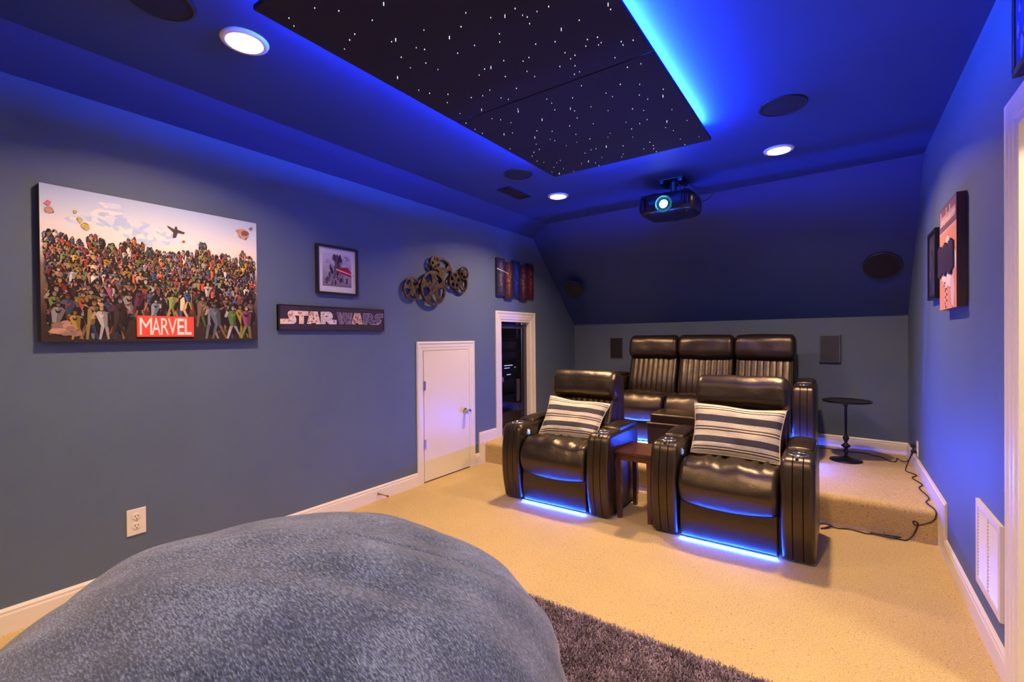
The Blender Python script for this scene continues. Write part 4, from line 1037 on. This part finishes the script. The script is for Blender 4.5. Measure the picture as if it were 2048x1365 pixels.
for k, col in ((1.06, (.25, .10, .08)), (1, (.88, .66, .50))):
    for a, b, r_ in ((0, .27, .105), (.10, .26, .075), (-.10, .26, .08), (.17, .25, .05), (-.16, .24, .06), (.05, .19, .09), (-.06, .19, .085), (0, .33, .06), (.13, .20, .05)):
        p.ell(mid+a, qz+b, r_*k, r_*.95*k, col, 20)
p.ell(qa+.10, qz+.09, .045*1.07, .085*1.07, (.25, .1, .08), 18); p.ell(qa+.10, qz+.09, .045, .085, (.74, .52, .46), 18)
for k in range(9):
    yk = qa+.26-.03*math.sin(k*.5); zk = qz+.005+k*.016
    p.poly([(yk, zk), (yk+.035, zk+.004), (yk+.035, zk+.016), (yk, zk+.012)], (.05, .03, .04) if k % 2 == 0 else (.8, .5, .4))
    p.poly([(yk+.035, zk+.004), (yk+.06, zk+.006), (yk+.06, zk+.018), (yk+.035, zk+.016)], (.05, .03, .04) if k % 2 else (.8, .5, .4))
p.put('picture', t)
mt_ = mat('dark_purple_lettering', (.045, .025, .05), .5, bump=.2)
for k in range(14):
    y_ = qb+.008-k*.030; h_ = .155+.02*math.sin(k*1.3)
    zc = qz+.265+.004*k*0
    G().box((W-.047, y_-.026, zc-h_/2+random.uniform(-.01, .01)), (W-.0402, y_, zc+h_/2), .001).put('raised_stroke', mt_, t)

# dark frames on the right wall
def side_frame(name, label, ya, yb_, za, zb_, x, pal, seed, th=.03, edge=None):
    t = thing(name, label, 'wall art', (W-.01, (ya+yb_)/2, za))
    e = edge or M['frameblk']; w_ = .022
    for a, b in (((W-th, ya, za), (W-.001, ya+w_, zb_)), ((W-th, yb_-w_, za), (W-.001, yb_, zb_)), ((W-th, ya+w_, zb_-w_), (W-.001, yb_-w_, zb_)), ((W-th, ya+w_, za), (W-.001, yb_-w_, za+w_))):
        G().box(a, b, .002).put('frame_bar', e, t)
    G().box((W-.022, ya+.01, za+.01), (W-.001, yb_-.01, zb_-.01)).put('backing', M['frameblk'], t)
    random.seed(seed); p = PR(W-.0225, -1); p.rect(ya+w_, za+w_, yb_-w_, zb_-w_, pal[0])
    for k in range(50):
        r_ = random.uniform(.01, .03); yy = random.uniform(ya+w_+r_, yb_-w_-r_); zz = random.uniform(za+w_+r_*1.4, zb_-w_-r_*1.4)
        p.ell(yy, zz, r_*.6, r_*1.3, shade(random.choice(pal[1:]), random.uniform(.5, 1)), 9, 0, .3)
    p.put('picture', t)
side_frame('dark_framed_picture', 'black framed dark picture on the right wall, just behind the striped canvas', 3.79, 4.08, 1.515, 1.944, W, [(.025, .02, .04), (.06, .05, .10), (.10, .07, .13), (.03, .03, .09)], 3)
side_frame('framed_blue_picture', 'framed blue picture cut off at the top right edge above the doorway', 1.70, 2.262, 2.155, 2.50, W, [(.03, .05, .25), (.08, .12, .5), (.3, .3, .6), (.02, .02, .1)], 6, .028, mat('bronze_frame', (.06, .04, .03), .35, .3, bump=.05))

# ------------------------------------------------------------------ wall speakers on the rear knee wall
def on_back(name, label, xa, xb, za, zb_, cloth, edge, proud):
    t = thing(name, label, 'speaker', ((xa+xb)/2, yb((xa+xb)/2), za), 'rectangular wall speakers on the rear wall')
    def q(x, d_, z_): return (x+nv.x*d_, yb(x)+nv.y*d_, z_)
    def bx_(x0_, x1_, z0_, z1_, d0, d1, ins=0):
        v = [q(x0_, d0, z0_), q(x1_, d0, z0_), q(x1_, d0, z1_), q(x0_, d0, z1_), q(x0_+ins, d1, z0_+ins), q(x1_-ins, d1, z0_+ins), q(x1_-ins, d1, z1_-ins), q(x0_+ins, d1, z1_-ins)]
        return v, [(0, 1, 2, 3), (7, 6, 5, 4), (0, 4, 5, 1), (1, 5, 6, 2), (2, 6, 7, 3), (3, 7, 4, 0)]
    G().add(*bx_(xa, xb, za, zb_, -.02, proud, .012)).put('frame', edge, t)
    G().add(*bx_(xa+.018, xb-.018, za+.018, zb_-.018, proud-.004, proud+.004, .002)).put('cloth', cloth, t)
on_back('wall_speaker', 'small dark rectangular wall speaker left of the sofa', .556, .765, 1.000, 1.299, M['grille'], M['greypl'], .010)
on_back('wall_speaker', 'charcoal wall speaker with sloped grey rim, right of the sofa', 2.886, 3.076, 1.022, 1.308, M['darkgrille'], M['greypl'], .030)

# ------------------------------------------------------------------ outlets
def outlet(label, x, sg, yc, z0_, w_, h, group='white duplex wall outlets', plugs=False):
    t = thing('wall_outlet', label, 'outlet', (x, yc, z0_), group)
    G().box((x, yc-w_/2, z0_), (x+sg*.006, yc+w_/2, z0_+h), .002).put('cover_plate', M['trim'], t)
    for dz in (.30, .66):
        r = G().lathe([(.018, 0), (.018, sg*.0085), (.016, sg*.0095), (0, sg*.0095)], (x, yc, z0_+h*(1-dz)), 22, 'x').put('socket', M['trim'], t)
        zc = z0_+h*(1-dz)
        G().box((x+sg*.009, yc-.009, zc-.001), (x+sg*.0100, yc-.006, zc+.009)).box((x+sg*.009, yc+.005, zc), (x+sg*.0100, yc+.008, zc+.008)).lathe([(.003, 0), (.003, sg*.0100), (0, sg*.0100)], (x, yc, zc-.010), 8, 'x').put('slot', M['slot'], r)
    G().lathe([(.003, 0), (.003, sg*.0072), (0, sg*.0076)], (x, yc, z0_+h*.52), 8, 'x').put('screw', M['nickel'], t)
outlet('white wall outlet on the left wall above the bean bag', 0, 1, .873, .276, .083, .137)
outlet('white wall outlet with two black plugs on the right wall above the platform', W, -1, 4.83, .335, .075, .118)

# return air grille
t = thing('return_air_grille', 'large white louvred return air grille low on the right wall', 'vent', (W, 2.68, .205))
va, vb, vz, vt = 2.491, 2.872, .203, .570
G().box((W-.012, va, vz), (W, va+.030, vt)).box((W-.012, vb-.030, vz), (W, vb, vt)).box((W-.012, va+.030, vt-.030), (W, vb-.030, vt)).box((W-.012, va+.030, vz), (W, vb-.030, vz+.030)).put('frame', M['trim'], t)
G().box((W-.002, va+.02, vz+.02), (W, vb-.02, vt-.02)).put('backing', M['slat_grey'], t)
G().box((W-.011, (va+vb)/2-.004, vz+.03), (W-.003, (va+vb)/2+.004, vt-.03)).put('mullion', M['trim'], t)
ns = 22; src = None
for i in range(ns):
    z_ = vz+.034+(vt-vz-.075)*i/(ns-1)
    if src is None:
        src = G().prism([(W-.010, z_), (W-.008, z_), (W-.001, z_+.009), (W-.003, z_+.009)], va+.03, vb-.03, 'xz').put('slat', M['trim'], t); zr = z_
    else:
        c_ = src.copy(); C.objects.link(c_); c_.parent = t; c_.location.z += z_-zr

# ------------------------------------------------------------------ closet rack gear
def XZ(y): return y
t = thing('equipment_rack', 'black equipment rack with stacked components behind the glass closet door', 'rack', (-.4, 4.52, PZ))
for y in (4.30, 4.735):
    G().box((-.20, y, PZ), (-.175, y+.02, 1.48)).put('post', M['slat_grey'], t)
    G().box((-.62, y, PZ), (-.60, y+.02, 1.48)).put('post', M['slat_grey'], t)
for z_ in (.245, .49, .70, .825, 1.04, 1.155, 1.28):
    G().box((-.62, 4.30, z_), (-.175, 4.755, z_+.010)).put('shelf', M['slat_grey'], t)
def comp(z0_, z1_, name, label, lights=()):
    c = thing(name, label, 'equipment', (-.38, 4.53, z0_))
    G().box((-.58, 4.33, z0_), (-.185, 4.725, z1_), .004).put('case', M['comp'], c)
    G().box((-.186, 4.335, z0_+.006), (-.180, 4.72, z1_-.006), .002).put('front_panel', mat('equipment_front', (.03, .03, .045), .3, bump=.05), c)
    for y0_, y1_, za, zb_ in lights: G().box((-.180, y0_, z0_+za), (-.178, y1_, z0_+zb_)).put('indicator', M['ledw'], c)
comp(.256, .42, 'subwoofer_amplifier', 'lowest dark component in the closet rack')
comp(.501, .61, 'disc_player', 'second dark component from the bottom of the closet rack')
comp(.711, .815, 'game_console', 'dark component just below the lit receiver in the closet rack')
comp(.837, .99, 'receiver', 'dark receiver with white display lights in the closet rack', ((4.45, 4.62, .128, .135), (4.45, 4.56, .098, .104), (4.50, 4.58, .018, .025), (4.66, 4.68, .1, .106)))
comp(1.051, 1.13, 'cable_box', 'thin dark component above the lit receiver in the closet rack')
comp(1.166, 1.26, 'media_server', 'topmost dark component in the closet rack')
t = thing('wood_strip', 'pale vertical wooden strip hanging inside the closet at right', 'board', (-.13, 4.66, .54))
G().box((-.135, 4.630, .535), (-.120, 4.690, .80), .002).put('strip', M['paper'], t)
G().tube([(-.127, 4.66, .80), (-.127, 4.66, .83), (-.127, 4.668, .85)], .006, 6).put('hook', M['slat_grey'], t)

# ------------------------------------------------------------------ cords, door stop
z_ = PZ+.005
c1 = [(2.80, 5.30, z_), (2.946, 5.36, z_), (3.034, 5.34, z_), (3.117, 5.32, z_), (3.189, 5.33, z_), (3.268, 5.31, z_), (3.302, 5.26, z_), (3.350, 5.24, z_), (3.393, 5.12, z_), (3.435, 5.10, z_), (3.456, 5.18, z_), (3.462, 5.25, z_), (3.490, 5.15, z_), (3.515, 5.0, .26), (3.528, 4.86, .372), (3.535, 4.845, .414)]
t = tag(thing('power_cord', 'black power cord lying across the platform behind the pedestal table', 'cord', (3.2, 5.2, PZ)))
G().tube(smooth_pts(c1), .0042, 6).put('cable', M['cord'], t, smooth=True)
G().box((W-.045, 4.832, .402), (W-.0105, 4.862, .428), .005).put('plug', M['black'], t)
c2 = [(3.535, 4.82, .372), (3.515, 4.83, .33), (3.49, 4.87, .23), (3.485, 4.80, z_), (3.535, 4.70, z_), (3.500, 4.60, z_), (3.538, 4.43, z_), (3.510, 4.32, z_), (3.535, 4.10, z_), (3.508, 3.98, z_), (3.530, 3.86, z_), (3.537, 3.826, .195), (3.520, 3.822, .146), (3.448, 3.822, .105), (3.428, 3.820, .117), (3.433, 3.818, .130), (3.451, 3.820, .112), (3.429, 3.818, .043), (3.398, 3.805, .008),
      (3.365, 3.795, .007), (3.30, 3.798, .007), (3.235, 3.815, .007), (3.222, 3.805, .011), (3.298, 3.774, .011), (3.367, 3.812, .014), (3.329, 3.818, .011), (3.234, 3.802, .009), (3.192, 3.787, .007), (3.152, 3.80, .007), (3.095, 3.81, .007), (3.045, 3.789, .007), (3.0, 3.80, .007), (2.99, 3.78, .007), (2.95, 3.72, .007), (2.987, 3.764, .011), (3.01, 3.80, .010), (2.95, 3.82, .007), (2.90, 3.70, .007)]
t = thing('power_cord', 'black power cord trailing down the carpeted step along the right wall', 'cord', (3.4, 4.0, 0))
G().tube(smooth_pts(c2), .0042, 6).put('cable', M['cord'], t, smooth=True)
G().box((W-.045, 4.805, .360), (W-.0105, 4.835, .384), .005).put('plug', M['black'], t)
t = thing('door_stop', 'small brass door stop on the left baseboard by the access door', 'door stop', (.03, 2.45, .04))
G().tube([(.012, 2.44, .055), (.05, 2.455, .050), (.09, 2.47, .042)], [.009, .004, .004], 8).put('rod', M['brass'], t)
G().lathe([(.008, 0), (.009, .006), (.007, .014), (0, .016)], (.09, 2.47, .042), 12, 'x').put('tip', M['brass'], t)
